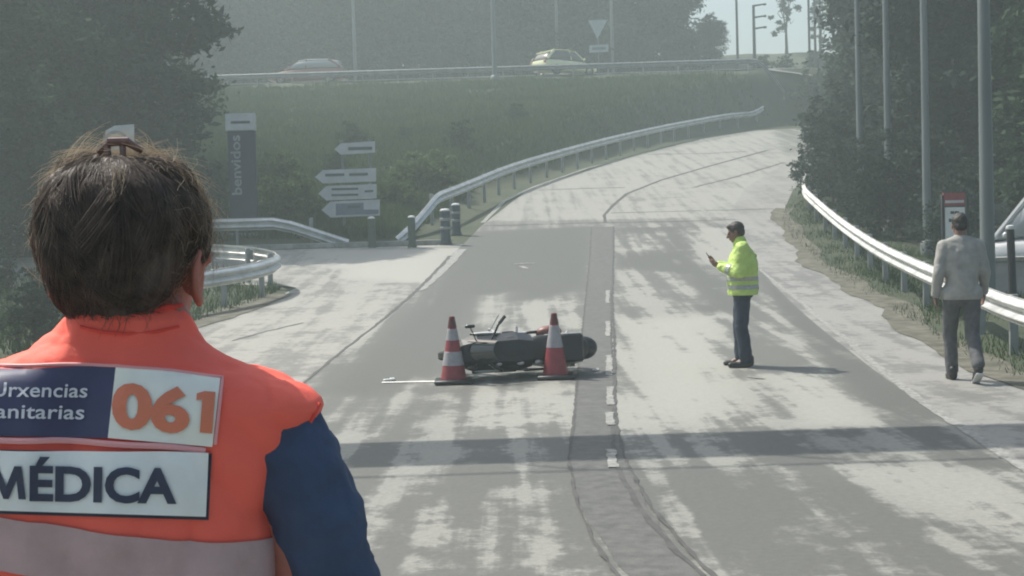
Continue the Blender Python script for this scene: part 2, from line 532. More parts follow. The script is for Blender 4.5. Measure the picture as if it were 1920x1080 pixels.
def ribbon(name, pts, width, dz, material, parent, jitter=0.0, seed=0, step=0.25):
    """a strip of surface lying on the road along a line of points"""
    P = [Vector((p[0], p[1])) for p in pts]
    out = [P[0]]
    for a, b in zip(P[:-1], P[1:]):
        n = max(1, int((b - a).length / step))
        for k in range(1, n + 1): out.append(a.lerp(b, k / n))
    ws = width if hasattr(width, '__len__') else [width] * len(pts)
    cum = np.cumsum([0] + [(b - a).length for a, b in zip(P[:-1], P[1:])])
    cur = np.cumsum([0] + [(b - a).length for a, b in zip(out[:-1], out[1:])])
    wi = np.interp(cur, cum, ws)
    rg = random.Random(seed); vs_ = []; fs_ = []
    for i, p in enumerate(out):
        t = (out[min(i + 1, len(out) - 1)] - out[max(i - 1, 0)]).normalized()
        n = Vector((-t.y, t.x)); w = wi[i] / 2
        a = p + n * (w + rg.uniform(-jitter, jitter)); b = p - n * (w + rg.uniform(-jitter, jitter))
        vs_ += [(a.x, a.y, Z(a.x, a.y) + dz), (b.x, b.y, Z(b.x, b.y) + dz)]
        if i: fs_.append((2 * i - 2, 2 * i - 1, 2 * i + 1, 2 * i))
    m = MB(); m.add(vs_, fs_)
    o = m.build(name, material, parent, smooth_=False, recalc=False)
    me = o.data
    if me.polygons[0].normal.z < 0: me.flip_normals()
    return o

# centre joint: a strip of dark filler that swings to the right near the camera
cl = wp([(1130, 426), (1128, 480), (1122, 560), (1118, 640), (1116, 720), (1116, 800), (1118, 860), (1150, 950), (1195, 1020), (1245, 1080), (1330, 1180)])
ribbon('tar_strip', cl, [0.62, 0.55, 0.46, 0.42, 0.40, 0.38, 0.42, 0.40, 0.37, 0.36, 0.36], 0.010, 'patch', road, 0.012, 1, 0.12)
ribbon('crack', wp([(1150, 426), (1150, 480), (1148, 560), (1152, 640), (1152, 720), (1150, 800), (1152, 870), (1200, 960), (1262, 1030), (1320, 1085)]), 0.035, 0.014, 'crack', road, 0.012, 2, 0.15)
for sgn, sd_ in ((-1, 50), (1, 51)):
    ribbon('crack', [(p[0] + sgn * w_ * .5, p[1]) for p, w_ in zip(cl, [0.62, 0.55, 0.46, 0.42, 0.40, 0.38, 0.42, 0.44, 0.46, 0.46, 0.46])], 0.022, 0.0135, 'crack', road, 0.01, sd_, 0.14)
ribbon('crack', wp([(1135, 418), (1133, 404), (1150, 385), (1175, 364), (1240, 338), (1330, 312), (1440, 282)]), [0.09, 0.09, 0.11, 0.13, 0.15, 0.17, 0.2], 0.010, 'crack', road, 0.01, 3)
ribbon('crack', wp([(908, 424), (1020, 421), (1135, 418), (1260, 416), (1380, 412)]), 0.10, 0.010, 'crack', road, 0.015, 4)
ribbon('crack', wp([(1145, 400), (1300, 396), (1450, 392)]), 0.09, 0.010, 'crack', road, 0.015, 5)
ribbon('crack', wp([(1010, 357), (1090, 354), (1172, 352)]), 0.14, 0.010, 'crack', road, 0.02, 6)
ribbon('crack', wp([(1215, 290), (1330, 288), (1400, 284)]), 0.2, 0.010, 'crack', road, 0.02, 7)
ribbon('crack', wp([(1300, 352), (1380, 332), (1470, 305)]), 0.16, 0.010, 'patch', road, 0.03, 8)
# joint between the carriageway and the mouth of the side road
ribbon('crack', wp([(846, 480), (800, 528), (742, 580), (690, 622), (640, 660), (592, 700), (520, 760)]), [0.14, 0.11, 0.07, 0.05, 0.045, 0.04, 0.04], 0.010, 'crack', side, 0.012, 9)
ribbon('crack', wp([(436, 640), (500, 622), (570, 606)]), 0.05, 0.010, 'crack', side, 0.02, 10)
ribbon('edge_line', wp([(866, 468), (838, 500), (790, 545)]), [0.22, 0.2, 0.1], 0.012, 'paint', side, 0.02, 11)
ribbon('edge_line', wp([(640, 466), (760, 466), (862, 464)]), 0.14, 0.012, 'paint', side, 0.01, 12)
ribbon('edge_line', wp([(905, 418), (945, 378), (1000, 351), (1100, 316), (1200, 291), (1330, 261), (1440, 241)]), 0.13, 0.010, 'paint', road, 0.01, 13)
ribbon('edge_line', wp([(1424, 505), (1500, 566), (1590, 640), (1665, 705), (1740, 762), (1830, 820), (1960, 905)]), [0.07, 0.08, 0.09, 0.10, 0.10, 0.10, 0.10], 0.012, 'paint', shoulder, 0.012, 14, 0.12)
for k, (a, b) in enumerate([((1140, 546), (1139, 570)), ((1140, 604), (1140, 632)), ((1142, 668), (1142, 706)), ((1143, 728), (1144, 762)), ((1144, 776), (1145, 800)), ((1146, 846), (1150, 880))]):
    ribbon('centre_dash', wp([a, b]), 0.07, 0.018, 'paint', road, 0.012, 20 + k, 0.1)
ribbon('chalk_line', wp([(716, 719), (760, 718), (830, 717)]), 0.10, 0.014, 'paintw', road, 0.012, 30, 0.1)
ribbon('chalk_line', wp([(876, 713), (900, 709), (918, 706)]), 0.10, 0.014, 'paintw', road, 0.012, 31, 0.1)
# scuffs of white dust
for k, (pts, w) in enumerate([([(964, 496), (1002, 494)], 0.2), ([(978, 500), (986, 505)], 0.18), ([(1316, 392), (1326, 404), (1330, 414)], 0.25),
                              ([(1404, 708), (1432, 712)], 0.10), ([(618, 522), (640, 520)], 0.16)]):
    ribbon('dust_mark', wp(pts), w * .6, 0.016, 'paint', road, 0.04, 40 + k, 0.07)

MT['dirt'] = mat('verge_dirt', (0.060, 0.062, 0.042), 0.95, scale=4.0, col2=(0.17, 0.16, 0.13), bump=0.8, bscale=30)
ribbon('dirt_strip', [(float(xs(y)) + .08 + .22 * math.sin(y * .9) * math.sin(y * .37), y) for y in np.arange(8, 42, 1.0)], 0.55, 0.016, 'dirt', shoulder, 0.05, 60, 0.4)
ribbon('dirt_strip', [(float(xe(y)) - .15, y) for y in np.arange(8, 27.6, 1.0)], 0.7, 0.016, 'dirt', side, 0.05, 61, 0.4)
# low kerb along the far side of the side road's mouth
def kerb(name, pts, h=0.12, w=0.15, parent=None):
    P = [Vector((p[0], p[1])) for p in pts]
    k = 0
    for a, b in zip(P[:-1], P[1:]):
        n = max(1, int((b - a).length / 1.0)); t = (b - a).normalized(); ang = math.atan2(t.y, t.x)
        for i in range(n):
            c = a.lerp(b, (i + 0.5) / n)
            m = MB().box((0, 0, 0), ((b - a).length / n - 0.012, w, h + 0.1), Matrix.Rotation(ang, 3, 'Z'), 0.015)
            sl = math.atan2(Z(c.x + t.x * .5, c.y + t.y * .5) - Z(c.x - t.x * .5, c.y - t.y * .5), 1.0)
            o = m.build('kerb_stone', 'kerb', parent, loc=(c.x, c.y, Z(c.x, c.y) + h / 2 - 0.05))
            k += 1
kerb('kerb', [(-9.5, 35.55), (-1.5, 35.5)], parent=side)

# ------------------------------------------------------------------ guardrails
WP = [(0.0, 0.0), (0.0, 0.018), (0.075, 0.062), (0.083, 0.08), (0.075, 0.098), (0.012, 0.14), (0.0, 0.155), (0.012, 0.17), (0.075, 0.212), (0.083, 0.23), (0.075, 0.248), (0.0, 0.292), (0.0, 0.31)]
def resample(pts, step):
    P = [Vector(p) for p in pts]
    L = np.cumsum([0] + [(b - a).length for a, b in zip(P[:-1], P[1:])])
    n = max(2, int(round(L[-1] / step)) + 1)
    q = np.linspace(0, L[-1], n)
    A = np.array(P)
    return [Vector([np.interp(t, L, A[:, k]) for k in range(A.shape[1])]) for t in q]

def chaikin(pts, it=2):
    P = [Vector(p) for p in pts]
    for _ in range(it):
        Q = [P[0]]
        for a, b in zip(P[:-1], P[1:]): Q += [a.lerp(b, .25), a.lerp(b, .75)]
        P = Q + [P[-1]]
    return P

def guardrail(label, pts, side=1, height=0.74, spacing=2.0, panel=4.0, drop_start=0.0, drop_end=0.0, post_mat='steel_dull', beam_mat='steel'):
    """pts: ground line (x, y); side +1: the ridged face looks to the left of the direction of travel"""
    P = resample(chaikin([(p[0], p[1]) for p in pts], 3), 0.5)
    n = len(P)
    root = thing('guardrail', label, 'guardrail', (P[0].x, P[0].y, Z(P[0].x, P[0].y)))
    o0 = root.location.copy()
    fr = []
    for i, p in enumerate(P):
        t = (P[min(i + 1, n - 1)] - P[max(i - 1, 0)]).normalized()
        nr = Vector((-t.y, t.x)) * side
        h = height
        s = i * 0.5; e = (n - 1 - i) * 0.5
        if drop_start and s < drop_start: h = 0.12 + (height - 0.12) * (s / drop_start)
        if drop_end and e < drop_end: h = 0.12 + (height - 0.12) * (e / drop_end)
        fr.append((p, nr, h))
    per = int(panel / 0.5)
    tiers = [0.0]
    for i0 in range(0, n - 1, per):
        seg = fr[i0:min(i0 + per + 1, n)]
        if len(seg) < 2: continue
        rings = []
        for j, (p, nr, h) in enumerate(seg):
            b = Z(p.x, p.y) + h - 0.31
            off = 0.004 * ((i0 // per) % 2)
            ring = [Vector((p.x + nr.x * (d + off), p.y + nr.y * (d + off), b + zz)) - o0 for d, zz in WP]
            ring += [Vector((p.x + nr.x * (d + off - 0.012), p.y + nr.y * (d + off - 0.012), b + zz)) - o0 for d, zz in reversed(WP)]
            rings.append(ring)
        MB().loft(rings).build('beam', beam_mat, root)
    stepn = max(1, int(spacing / 0.5))
    pm = None
    for i in range(stepn // 2, n, stepn):
        p, nr, h = fr[i]
        if h < height * 0.6: continue
        ang = math.atan2(nr.y, nr.x)
        if pm is None:
            m = MB(); m.box((-0.115, 0, height / 2 - 0.2), (0.10, 0.06, height + 0.36), bev=0.008)
            m.box((-0.04, 0, height - 0.155), (0.056, 0.10, 0.2), bev=0.006)
            pm = m.mesh('post')
        po = link('post', pm, post_mat, root)
        po.location = Vector((p.x, p.y, Z(p.x, p.y))) - o0; po.rotation_euler = (0, 0, ang)
    return root

# right-hand rail, along the foot of the trees
gr_px = [(1503, 345), (1530, 370), (1560, 395), (1600, 424), (1650, 455), (1700, 478), (1740, 495)]
gr_pts = [tuple(hit(a, b, 0.74).xy) for a, b in gr_px]
gr_pts += [(6.15, 18.6), (5.75, 16.0), (5.55, 13.5), (5.4, 10.5)]
gr_pts = [(12.4, 52.5), (10.2, 47)] + gr_pts
guardrail('long galvanised guardrail along the right verge beside the walking man', gr_pts, side=-1)
# rail on the outer edge of the climbing road
rl = [tuple(hit(a, b).xy) for a, b in [(748, 452), (800, 428), (850, 402), (900, 381), (960, 356), (1030, 331), (1100, 309), (1200, 283), (1300, 261), (1400, 243)]]
rl2 = [at(a, b, y) for a, b, y in []]
rl_pts = [(-3.0, 36.3), (-2.6, 37.2), (-1.9, 39.8), (-1.0, 43.6), (0.1, 48.4), (2.4, 55), (5.0, 61.8), (9.2, 71.0), (12.4, 75.6), (14.3, 77.7)]
guardrail('curved guardrail climbing the left edge of the uphill road', rl_pts, side=-1, height=0.95, drop_start=3.2)
# loop of rail round the tip of the left verge
guardrail('looped guardrail wrapped round the tip of the left verge', [(-9.8, 31.5), (-9, 31.3), (-6.7, 30.4), (-5.3, 29.2), (-4.55, 27.6), (-4.7, 25.9), (-5.4, 24.4), (-6.7, 22.5)], side=1, spacing=1.5)
# rail beyond the side road
guardrail('straight low guardrail behind the side road, below the tall blue sign', [(-16, 36.4), (-10, 36.3), (-7, 36.2), (-4.2, 36.1)], side=-1, drop_end=1.8)
# rail on the upper road, with its second, farther rail on the left
guardrail('distant guardrail along the near edge of the upper road', [(-45, 79.1), (-20, 79.0), (0, 79.0), (15.8, 79.2)], side=-1, height=0.80, beam_mat='steel_dull')
guardrail('farther guardrail on the back edge of the upper road', [(-46, 89.3), (-18, 89.2), (8, 89.2), (19, 89.4)], side=-1, height=0.95, beam_mat='steel_dull')

# ------------------------------------------------------------------ unseen gantry added to cast the shadow across the road (its posts and beam stand outside the picture)
gz = 6.2
off = Vector((to_sun.x, to_sun.y)) * (gz / to_sun.z)
gy0 = 10.9 + off.y
gan = thing('shadow_gantry', 'unseen steel gantry added over the road to cast the shadow across both lanes', 'gantry', (0, gy0, 0))
m = MB(); m.box((0, 0, gz), (26, 0.9, 0.5), bev=0.03); m.build('beam', 'steel_dull', gan)
m = MB()
for sx in np.arange(-12.5, 12.6, 0.5): m.box((sx, 0, gz + 0.30), (0.44, 1.05, 0.06))
m.build('walkway', 'steel_dull', gan)
for sx in (-12.4, 12.4):
    m = MB(); m.box((sx, 0, gz / 2 - 0.2), (0.4, 0.5, gz + 0.4), bev=0.04); m.box((sx, 0, 0.1), (0.9, 0.9, 0.3), bev=0.03)
    m.build('leg', 'steel_dull', gan)
for y in (-0.5, 0.5):
    m = MB(); m.tube([(-12.5, y, gz + 1.3), (12.5, y, gz + 1.3)], 0.025, 6)
    for sx in np.arange(-12, 12.1, 2): m.tube([(sx, y, gz + 0.3), (sx, y, gz + 1.3)], 0.02, 6)
    m.build('railing', 'steel_dull', gan)
# ------------------------------------------------------------------ trees and plants
def leaf_cloud(seed, lobes, nleaf, size, up=0.0):
    """leaf-sized faces through the lobes of a crown; lobes: (x, y, z, rx, ry, rz)"""
    rg = np.random.default_rng(seed)
    L = np.array(lobes, float)
    wgt = (L[:, 3] * L[:, 4] * L[:, 5]) ** 0.75; wgt /= wgt.sum()
    # small clumps first, then leaves in each clump
    nc = max(12, nleaf // 45)
    li = rg.choice(len(L), nc, p=wgt)
    d = rg.normal(size=(nc, 3)); d /= np.linalg.norm(d, axis=1)[:, None]
    rad = rg.uniform(0.35, 1.08, nc) ** 0.6
    cc = L[li, :3] + d * L[li, 3:] * rad[:, None]
    ctint = rg.uniform(0.0, 0.6, nc)
    csz = rg.uniform(0.45, 1.15, nc) * (L[li, 3:].mean(1) * 0.34)
    ci = rg.integers(0, nc, nleaf)
    e = rg.normal(size=(nleaf, 3)) * 0.55
    c = cc[ci] + e * csz[ci][:, None] * np.array([1, 1, 0.7])
    a = rg.normal(size=(nleaf, 3)); a[:, 2] = a[:, 2] * 0.6 - 0.15; a /= np.linalg.norm(a, axis=1)[:, None]
    b = np.cross(a, rg.normal(size=(nleaf, 3))); b /= np.linalg.norm(b, axis=1)[:, None]
    s = size * rg.uniform(0.4, 1.5, nleaf)[:, None]
    nrm = np.cross(a, b)
    v = np.stack([c - a * s, c + b * s * 0.42 + nrm * s * 0.12, c + a * s, c - b * s * 0.42 + nrm * s * 0.12], 1).reshape(-1, 3)
    i = np.arange(nleaf) * 4
    f = np.stack([i, i + 1, i + 2, i + 3], 1)
    tint = np.clip(ctint[ci] + rg.normal(size=nleaf) * 0.08, 0, 1)
    return v, f, np.repeat(tint, 4)

def leaf_mesh(name, v, f, tint, material):
    me = bpy.data.meshes.new(name)
    nq = len(f)
    me.vertices.add(len(v)); me.vertices.foreach_set('co', v.astype(np.float32).ravel())
    me.loops.add(nq * f.shape[1]); me.loops.foreach_set('vertex_index', f.astype(np.int32).ravel())
    me.polygons.add(nq); me.polygons.foreach_set('loop_start', (np.arange(nq) * f.shape[1]).astype(np.int32))
    me.update(calc_edges=True)
    a = me.attributes.new('tint', 'FLOAT', 'POINT'); a.data.foreach_set('value', tint.astype(np.float32))
    me.materials.append(MT[material]); me.validate()
    return me

def trunk_mesh(seed, h, r, lobes):
    rg = random.Random(seed); m = MB()
    pts = []; rr = []
    for k in range(8):
        t = k / 7
        pts.append((rg.uniform(-1, 1) * 0.05 * h * t, rg.uniform(-1, 1) * 0.05 * h * t, -0.3 + t * (h * 0.8 + 0.3)))
        rr.append(r * (1.25 if k == 0 else 1 - 0.85 * t))
    m.tube(pts, rr, 9)
    for (x, y, z, a, b, c) in lobes:
        k = rg.randint(2, 5); p = Vector(pts[k]); q = Vector((x, y, z))
        mid = p.lerp(q, 0.5) + Vector((rg.uniform(-.2, .2), rg.uniform(-.2, .2), -0.25))
        m.tube([p, mid, q, q + Vector((rg.uniform(-1, 1) * a * .5, rg.uniform(-1, 1) * b * .5, c * 0.5))], [r * 0.42, r * 0.3, r * 0.18, r * 0.05], 6)
    return m.mesh('trunk')

def lobes_round(seed, h, w, low=0.25, n=11):
    rg = random.Random(seed); L = []
    for k in range(n):
        t = low + (0.95 - low) * (k + 0.5) / n
        prof = math.sin(math.pi * min(1, max(0.08, (t - low + 0.12) / (1.1 - low)))) ** 0.7
        an = k * 2.4 + rg.uniform(-.4, .4); rad = w * prof * rg.uniform(0.25, 0.62)
        s = w * rg.uniform(0.34, 0.52) * (0.55 + 0.45 * prof)
        L.append((math.cos(an) * rad, math.sin(an) * rad, h * t, s, s, s * rg.uniform(0.65, 0.95)))
    L.append((0, 0, h * 0.62, w * .5, w * .5, h * .22))
    return L

SPECIES = {}
def species(key, seed, h, w, low, nleaf, size, lm, r=0.22):
    L = lobes_round(seed, h, w, low)
    v, f, t = leaf_cloud(seed, L, nleaf, size)
    SPECIES[key] = (trunk_mesh(seed, h, r, L), leaf_mesh('crown', v, f, t, lm))
species('oak', 11, 11.0, 4.2, 0.16, 36000, 0.14, 'leaf_a', 0.28)
species('oak2', 12, 12.5, 3.8, 0.12, 38000, 0.14, 'leaf_b', 0.28)
species('tall', 13, 16.0, 3.4, 0.10, 38000, 0.15, 'leaf_b', 0.26)
species('broad', 14, 9.0, 4.6, 0.10, 36000, 0.135, 'leaf_a', 0.26)
species('shrub', 15, 2.4, 1.5, 0.05, 7000, 0.062, 'leaf_b', 0.05)
species('shrub2', 16, 1.7, 1.3, 0.05, 3600, 0.075, 'leaf_a', 0.04)
species('shrub3', 17, 1.3, 1.0, 0.05, 2600, 0.07, 'leaf_c', 0.03)
species('sparse', 18, 8.0, 2.2, 0.25, 1300, 0.20, 'leaf_a', 0.16)

def plant(key, x, y, s, label, cat='tree', name='leafy_tree', group=None, rz=None, z=None, sz=None, lift=0.0):
    tr, cr = SPECIES[key]
    root = thing(name, label, cat, (x, y, (Z(x, y) if z is None else z) - 0.05), random.uniform(0, 6.28) if rz is None else rz, group)
    root.scale = (s, s, s if sz is None else sz)
    a = link('trunk', tr, 'bark', root); b = link('crown', cr, None, root)
    return root

# left of the picture, nearest first
for key, x, y, s, lab in [
    ('broad', -13.4, 35.5, 0.85, 'dark leafy tree at the far left edge, beside the head of the woman'),
    ('oak', -17.0, 36.5, 1.0, 'tall olive-green tree cut by the left edge of the picture'),
    ('oak2', -11.2, 40.0, 1.05, 'dark tree above the head of the woman, left of the blue sign'),
    ('tall', -15.5, 40.0, 0.95, 'tallest dark tree in the upper left corner'),
    ('broad', -13.0, 45.5, 0.80, 'rounded tree left of the blue sign, highest up the bank'),
    ('oak', -18.5, 52.0, 1.1, 'olive tree at the left end of the upper guardrail')]:
    plant(key, x, y, s, lab)
# bushes under those trees
gl = 'bushes under the trees on the left'
for x, y, s, k in [(-7.1, 20.5, 0.42, 'shrub'), (-7.8, 23.4, 0.45, 'shrub'), (-8.4, 26.5, 0.45, 'shrub'), (-8.6, 18.2, 0.5, 'shrub'), (-10.6, 28.6, 0.4, 'shrub'), (-9.6, 24.6, 0.5, 'shrub'), (-9.6, 37.9, 1.1, 'shrub'), (-8.3, 38.6, 1.0, 'shrub2'), (-11.0, 35.0, 1.0, 'shrub')]:
    plant(k, x, y, s, 'low dark bush under the trees on the left', 'bush', 'bush', gl)

# the wood behind the upper road
k = 0
for x in np.arange(-46, 13.2, 4.1):
    for row in (0, 1, 2):
        yy = 97 + row * 9 + random.uniform(-2, 2); xx = x + row * 2 + random.uniform(-1, 1)
        if xx > 11.0 - row * 0.5: continue
        key = ('oak2', 'tall', 'oak', 'tall', 'broad')[k % 5]; k += 1
        plant(key, xx, yy, {'oak2': 1.15, 'tall': 1.0, 'oak': 1.25, 'broad': 1.35}[key] * random.uniform(0.92, 1.12), 'dark hazy tree in the wood behind the upper road', 'tree', 'leafy_tree', 'trees of the wood behind the upper road')
for x in np.arange(-34, 12, 3.0):
    plant('shrub', x + random.uniform(-1, 1), 92.5 + random.uniform(-.6, .6), random.uniform(1.3, 2.0), 'dim undergrowth bush in front of the wood above the road', 'bush', 'bush', 'undergrowth of the wood behind the upper road')
plant('broad', 15.4, 106.0, 0.42, 'small grey-green rounded tree against the sky, left of the branched pole')
plant('sparse', 22.6, 112, 0.85, 'thin half-bare tree against the sky, right of the branched pole')
plant('sparse', 24.4, 108, 0.72, 'second half-bare tree against the sky, next to the dark trees on the right')
for x, y, s in [(17.8, 96, 0.85), (19.6, 97, 0.8), (21.4, 96.5, 0.95), (23.6, 97, 1.1), (25.6, 96, 1.3)]:
    plant('shrub2', x, y, s, 'low bush on the skyline beneath the branched pole', 'bush', 'bush', 'bushes on the skyline')
# right of the picture
for key, x, y, s, lab in [
    ('oak2', 13.4, 40.0, 1.0, 'dense dark tree just behind the row of poles'),
    ('tall', 17.0, 46.0, 0.95, 'tall dark tree behind the third pole from the right'),
    ('oak2', 15.8, 54.0, 1.1, 'dark tree at the right side of the bend, leftmost of the right-hand trees'),
    ('oak', 14.4, 33.5, 0.9, 'dark tree behind the red and white sign'),
    ('tall', 15.4, 37.2, 0.9, 'dark tree behind the thickest pole at right'),
    ('oak2', 19.5, 39.0, 1.05, 'dark tree in the top right corner'),
    ('broad', 19.2, 58.0, 1.2, 'dark broad tree farther back beside the bend'),
    ('tall', 21.5, 64.0, 0.85, 'tall dark tree right of the patch of sky'),
    ('oak2', 22.5, 50.0, 1.2, 'dark tree deep in the wood on the right')]:
    plant(key, x, y, s, lab)
gh = 'bushes along the right-hand guardrail'
for x, y, s in [(9.7, 41.5, .9), (10.4, 44.0, 1.15), (11.8, 46.4, 1.4), (12.6, 49.3, 1.6), (14.0, 52.4, 1.8), (15.4, 55.5, 2.0), (16.2, 58.8, 2.6), (17.2, 62, 3.0), (18.6, 66, 3.3), (12.0, 42.8, 1.4), (9.9, 38.3, 1.0),
                (9.3, 34.8, .95), (10.9, 36.2, 1.3), (9.9, 30.6, .7), (10.6, 33.0, .9), (18.6, 78.2, 1.6), (14.0, 47.5, 1.9), (16.6, 52.0, 2.2)]:
    plant('shrub', x, y, s, 'dark bush behind the right-hand guardrail', 'bush', 'bush', gh)
# scrub on the bank
gb = 'scrub on the grassy bank'
rb = random.Random(5)
for k in range(24):
    y = rb.uniform(39, 61); t = (y - 39) / 37
    x = rb.uniform(-17 - 10 * t, xl(y) - 3.0)
    key = rb.choice(['shrub2', 'shrub3', 'shrub2', 'shrub3'])
    plant(key, x, y, rb.uniform(0.3, 0.7), 'low bush growing on the grassy bank', 'bush', 'bush', gb)
for px, py, s in [(540, 420, .8), (740, 385, 0.9), (780, 350, 1.0), (830, 360, 0.9), (530, 350, 1.0), (555, 385, .9), (820, 330, .8), (505, 395, .9)]:
    p = hit(px, py); plant('shrub3', p.x, p.y, s, 'pale green bush on the bank near the direction signs', 'bush', 'bush', 'pale bushes near the direction signs')

# grass: verge and bank
def grass(name, label, n, region, hmin, hmax, wid, seed, thin=-0.22):
    rg = np.random.default_rng(seed)
    P = region(rg, n)
    z = Zf(P[:, 0], P[:, 1]) - 0.03
    dn = vnoise(P[:, 0], P[:, 1], 0.45, seed); keep = dn > thin + rg.normal(size=len(P)) * 0.12
    P, z, dn = P[keep], z[keep], dn[keep]; n = len(P)
    h = rg.uniform(hmin, hmax, n) * (1 + 0.9 * np.clip(dn, -.3, .8)); an = rg.uniform(0, 6.283, n); ln = rg.normal(size=(n, 2)) * 0.3 * h[:, None]
    w = wid * rg.uniform(.6, 1.4, n); dx, dy = np.cos(an) * w, np.sin(an) * w
    b = np.stack([P[:, 0], P[:, 1], z], 1)
    v = np.stack([b - np.stack([dx, dy, 0 * dx], 1), b + np.stack([dx, dy, 0 * dx], 1), b + np.stack([ln[:, 0], ln[:, 1], h], 1)], 1).reshape(-1, 3)
    f = (np.arange(n) * 3)[:, None] + np.arange(3)
    tint = np.repeat(np.clip(0.35 + dn * 0.4 + rg.normal(size=n) * 0.12, 0, 1), 3)
    me = leaf_mesh(name, v, f, tint, 'grass')
    return tag(link(name, me, None), label, 'grass', kind='stuff')
def reg_bank(rg, n):
    y = 36.8 + 41.5 * rg.random(n) ** 0.9
    lo = -14 - 0.32 * (y - 36); hi = xl(y) - 1.6
    return np.stack([lo + (hi - lo) * rg.random(n), y], 1)
def reg_right(rg, n):
    y = 10 + 34 * rg.random(n) ** 1.3; x0 = xs(y) + 0.12
    return np.stack([x0 - .1 + rg.random(n) ** .75 * 2.7, y], 1)
def reg_left(rg, n):
    y = 4 + 27.5 * rg.random(n); x1 = np.where(y < 28, xe(y) - 0.25, -5.6)
    return np.stack([x1 - rg.random(n) ** 1.3 * 6, y], 1)
grass('bank_grass', 'rough green grass covering the bank below the upper road', 150000, reg_bank, 0.18, 0.36, 0.035, 21, -0.9)
grass('verge_grass', 'scrubby grass on the verge under the right-hand guardrail', 34000, reg_right, 0.03, 0.16, 0.009, 22)
grass('verge_grass', 'dim grass on the verge behind the woman in orange', 22000, reg_left, 0.10, 0.32, 0.012, 23)

# ------------------------------------------------------------------ poles
def pole(px, y, r, h, label, arm=1.6, arm_dir=-1, material='pole', group=None, z=None, py=None):
    p = at(px, py if py else 200, y); zz = Z(p.x, p.y) if z is None else z
    root = thing('street_lamp', label, 'street lamp', (p.x, p.y, zz), 0, group)
    m = MB(); m.tube([(0, 0, -0.2), (0, 0, h * .5), (0, 0, h)], [r, r * .8, r * .55], 12); m.build('pole', material, root)
    m = MB(); m.lathe([(r * 1.7, -.1), (r * 1.7, .25), (r * 1.3, .32), (r * 1.05, .34)], 12); m.build('base', material, root)
    if arm:
        m = MB(); m.tube([(0, 0, h - .05), (arm_dir * arm * .3, 0, h + .25), (arm_dir * arm, 0, h + .35)], r * .4, 8); m.build('arm', material, root)
        m = MB(); m.box((arm_dir * (arm + .3), 0, h + .34), (.75, .28, .12), bev=.04); m.build('lamp_head', 'greywhite', root)
    return root
pole(1849, 21.0, 0.115, 8.5, 'thickest grey pole at right, rising beside the head of the walking man', py=300)
pole(1735, 31.5, 0.10, 9.0, 'grey pole second from the right, above the right-hand guardrail', py=220)
pole(1664, 36.0, 0.10, 9.0, 'grey pole third from the right, above the right-hand guardrail', py=220)
pole(1611, 40.5, 0.105, 9.0, 'grey pole fourth from the right, at the far end of the guardrail', py=200)
pole(665, 90.5, 0.13, 10, 'pale lamp post right of the red car on the upper road', py=100, z=10.9)
pole(927, 78.6, 0.15, 10, 'pale lamp post left of the white car, in front of the upper guardrail', py=120)
pole(1044, 92, 0.12, 10, 'pale lamp post behind the white car', py=60, z=10.9)
pole(1148, 90.6, 0.13, 10, 'pale lamp post right of the triangular sign', py=80, z=10.9)
pole(1382, 98, 0.10, 11, 'thin pole against the sky left of the branched pole', arm=0, material='poledark', py=60)
for px, lab in [(1517, 'left of the three thin dark poles against the sky'), (1528, 'middle of the three thin dark poles against the sky'), (1538, 'right of the three thin dark poles against the sky')]:
    pole(px, 92, 0.09, 12, lab, arm=0, material='poledark', py=60)
p = at(1415, 115, 94); zb = Z(p.x, p.y); top = at(1412, 10, 94).z
root = thing('branched_pole', 'dark pole with three short arms against the sky', 'utility pole', (p.x, p.y, zb))
m = MB(); m.tube([(0, 0, -.2), (0, 0, top - zb)], [.13, .09], 10); m.build('pole', 'poledark', root)
for py in (11, 33, 54):
    zz = at(1412, py, 94).z - zb
    m = MB(); m.tube([(0, 0, zz), (.75, 0, zz + .1)], [.07, .05], 8); m.box((.75, 0, zz + .08), (.22, .16, .14), bev=.03); m.build('arm', 'poledark', root)

# ------------------------------------------------------------------ signs
def flat_text(body, size, bold=0.0, spacing=1.0):
    v, f = text_shape(body, size, bold, spacing); return v, f
# tall blue sign
D = 37.3; s_ = F / D
p0 = at(459, 415, D); zb = Z(p0.x, p0.y)
tot = thing('totem_sign', 'tall dark blue sign with white head and upright white lettering', 'sign', (p0.x, p0.y, zb))
zt = at(455, 213, D).z - zb
hh = 32 / s_; pw = 54 / s_
m = MB(); m.box((0, 0, (zt - hh) / 2 + .02), (pw * .95, .16, zt - hh - .04), bev=.015); m.build('panel', 'navy', tot)
m = MB(); m.box((-.01, -.01, zt - hh / 2), (pw * 1.02, .2, hh), bev=.012); m.build('header', 'greywhite', tot)
m = MB(); m.box((0, -.115, zt - hh * .52), (pw * .66, .01, hh * .14)); m.build('header_mark', 'ink', tot)
m = MB(); m.box((0, 0, 0.02), (pw * 1.15, .4, .2), bev=.02); m.build('plinth', 'kerb', tot)
v, f = flat_text('benvidos', 1.0, 0.015)
Lh = 112 / s_; k = Lh / v[:, 0].max()
m = MB(); m.add([(-pw * .42 + .02 + (0.72 - q[1]) * k * .82, -.084, zt - hh - .12 - Lh + q[0] * k) for q in v], f)
m.build('lettering', 'steel_dull', tot, smooth_=False)
